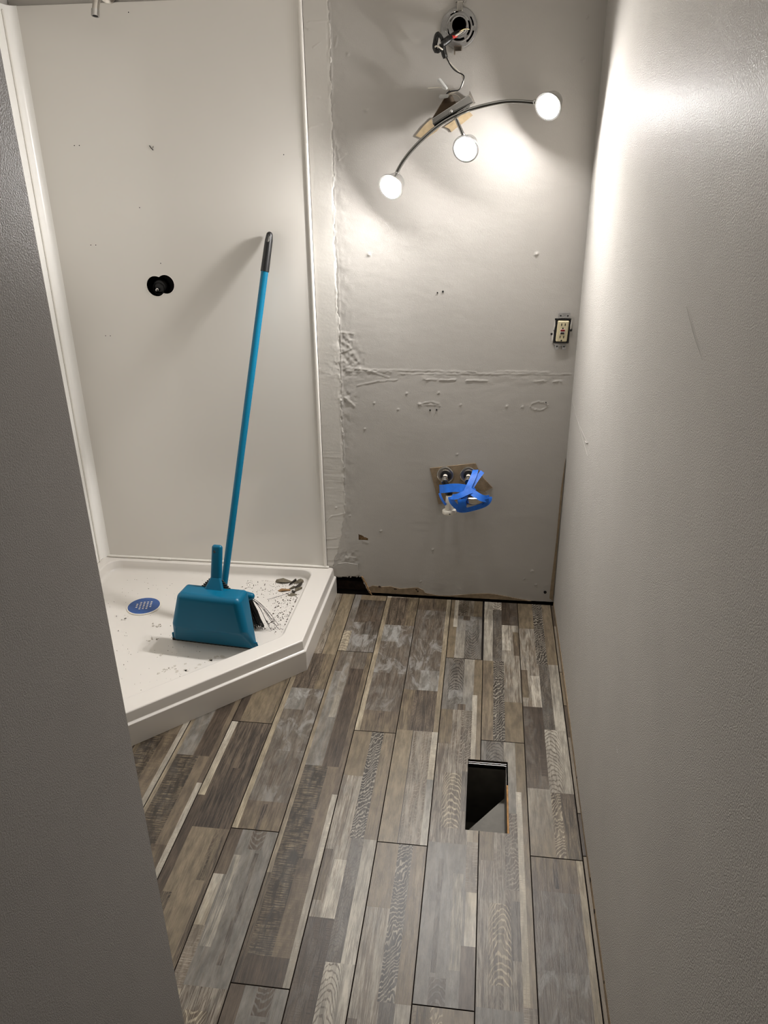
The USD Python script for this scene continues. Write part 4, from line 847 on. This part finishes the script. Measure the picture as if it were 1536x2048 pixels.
# flattened chrome trap cap held in the tape
tp = thing('drain_trap', 'capped chrome drain stub wrapped in blue tape under the supply pipes', 'drain pipe')
TC = np.array([-.318, -.085, .476])
part(tp, 'cap', lathe([(.0, 0), (.046, .0), (.050, .004), (.047, .020), (.038, .030), (.0, .032)], TC + (0, 0, .010), (.06, -.10, -1), 44), 'satin_metal', 40)
part(tp, 'pipe', tube(smooth_path([(-.335, .0, .470), (-.330, -.04, .470), TC + (0, .0, -.004)], 6), .019, 20), 'satin_metal', 50)
# white plastic tail with flange
wt = thing('plastic_valve', 'white plastic valve knob pointing down below the left supply pipe', 'valve')
part(wt, 'tail', lathe([(.0115, 0), (.0135, .020), (.0150, .048), (.0155, .060)], (-.405, -.070, .470), (.03, -.12, -1), 28), 'white_plastic', 40)
part(wt, 'flange', lathe([(.012, .052), (.024, .054), (.0255, .057), (.0255, .066), (.023, .069), (.0001, .070)], (-.405, -.070, .470), (.03, -.12, -1), 36), 'white_plastic', 40)
part(wt, 'valve_neck', cat_(lathe([(.013, -.020), (.0145, -.006), (.013, .006)], (-.407, -.066, .480), (.03, -.12, -1), 24), hull_spheres([(-.4235, -.060, .520), (-.41, -.064, .496)], [.0105, .012], 16)), 'black_plastic', 40)
part(wt, 'pin_hole', lathe([(.0022, 0), (.0001, .0003)], (-.4000, -.1045, .4115), (.1, -1, -.15), 10), 'black_void', 40)
bt_ = thing('painters_tape', 'blue painter\'s tape wound and crossed over the pipe stubs', 'tape')
Y_ = lambda x, y, z: (x, y, z)
R1 = ribbon([(-.440, -.078, .497), (-.424, -.090, .503), (-.395, -.096, .510), (-.362, -.100, .512), (-.335, -.104, .508), (-.318, -.108, .500)], [(-.3, -1, .3), (0, -1, .45), (0, -1, .5), (0, -1, .5)], .030)
R2 = ribbon([(-.315, -.040, .560), (-.322, -.072, .545), (-.334, -.098, .522), (-.345, -.118, .500), (-.352, -.132, .480), (-.352, -.128, .462), (-.346, -.118, .450)], [(-.2, -1, .4), (-.2, -1, .5), (-.1, -1, .6), (0, -1, .3), (0, -1, -.1)], .021)
R2b = ribbon([(-.290, -.044, .556), (-.306, -.066, .540), (-.322, -.090, .520), (-.333, -.106, .504)], [(-.2, -1, .3), (-.2, -1, .4), (0, -1, .5)], .016)
R3 = ribbon([(-.395, -.112, .484), (-.380, -.128, .490), (-.360, -.130, .499), (-.342, -.122, .506), (-.322, -.112, .510)], [(-.3, -1, .6), (0, -1, .8), (0, -1, .9)], .020)
R4 = ribbon([(-.330, -.112, .507), (-.312, -.122, .500), (-.290, -.128, .490), (-.272, -.116, .482), (-.262, -.098, .478)], [(0, -1, .8), (0, -1, .8), (.4, -1, .5), (1, -.6, .2)], .024)
R5 = ribbon([(-.398, -.110, .482), (-.388, -.122, .462), (-.366, -.128, .448), (-.345, -.128, .444)], [(-.4, -1, 0), (-.2, -1, -.2), (0, -1, -.3)], .022)
R6 = ribbon([(-.262, -.100, .484), (-.270, -.112, .464), (-.286, -.118, .456), (-.315, -.124, .447), (-.350, -.126, .438), (-.378, -.112, .434)], [(.6, -1, 0), (.3, -1, -.2), (0, -1, -.4), (0, -1, -.4)], .022)
R7 = ribbon([(-.360, -.138, .486), (-.357, -.140, .468), (-.352, -.134, .450), (-.346, -.124, .438)], [(0, -1, .1), (0, -1, -.1), (0, -1, -.3)], .026)
R8 = ribbon([(-.272, -.122, .484), (-.272, -.120, .470), (-.278, -.116, .456)], [(.4, -1, 0), (.4, -1, -.2)], .016)
R9 = ribbon([(-.440, -.060, .474), (-.430, -.076, .455), (-.415, -.088, .440)], [(-.4, -1, 0), (-.2, -1, -.2)], .010)
for r_ in (R1, R2, R2b, R3, R4, R5, R6, R7, R8, R9): part(bt_, 'strip', r_, 'blue_tape', False)
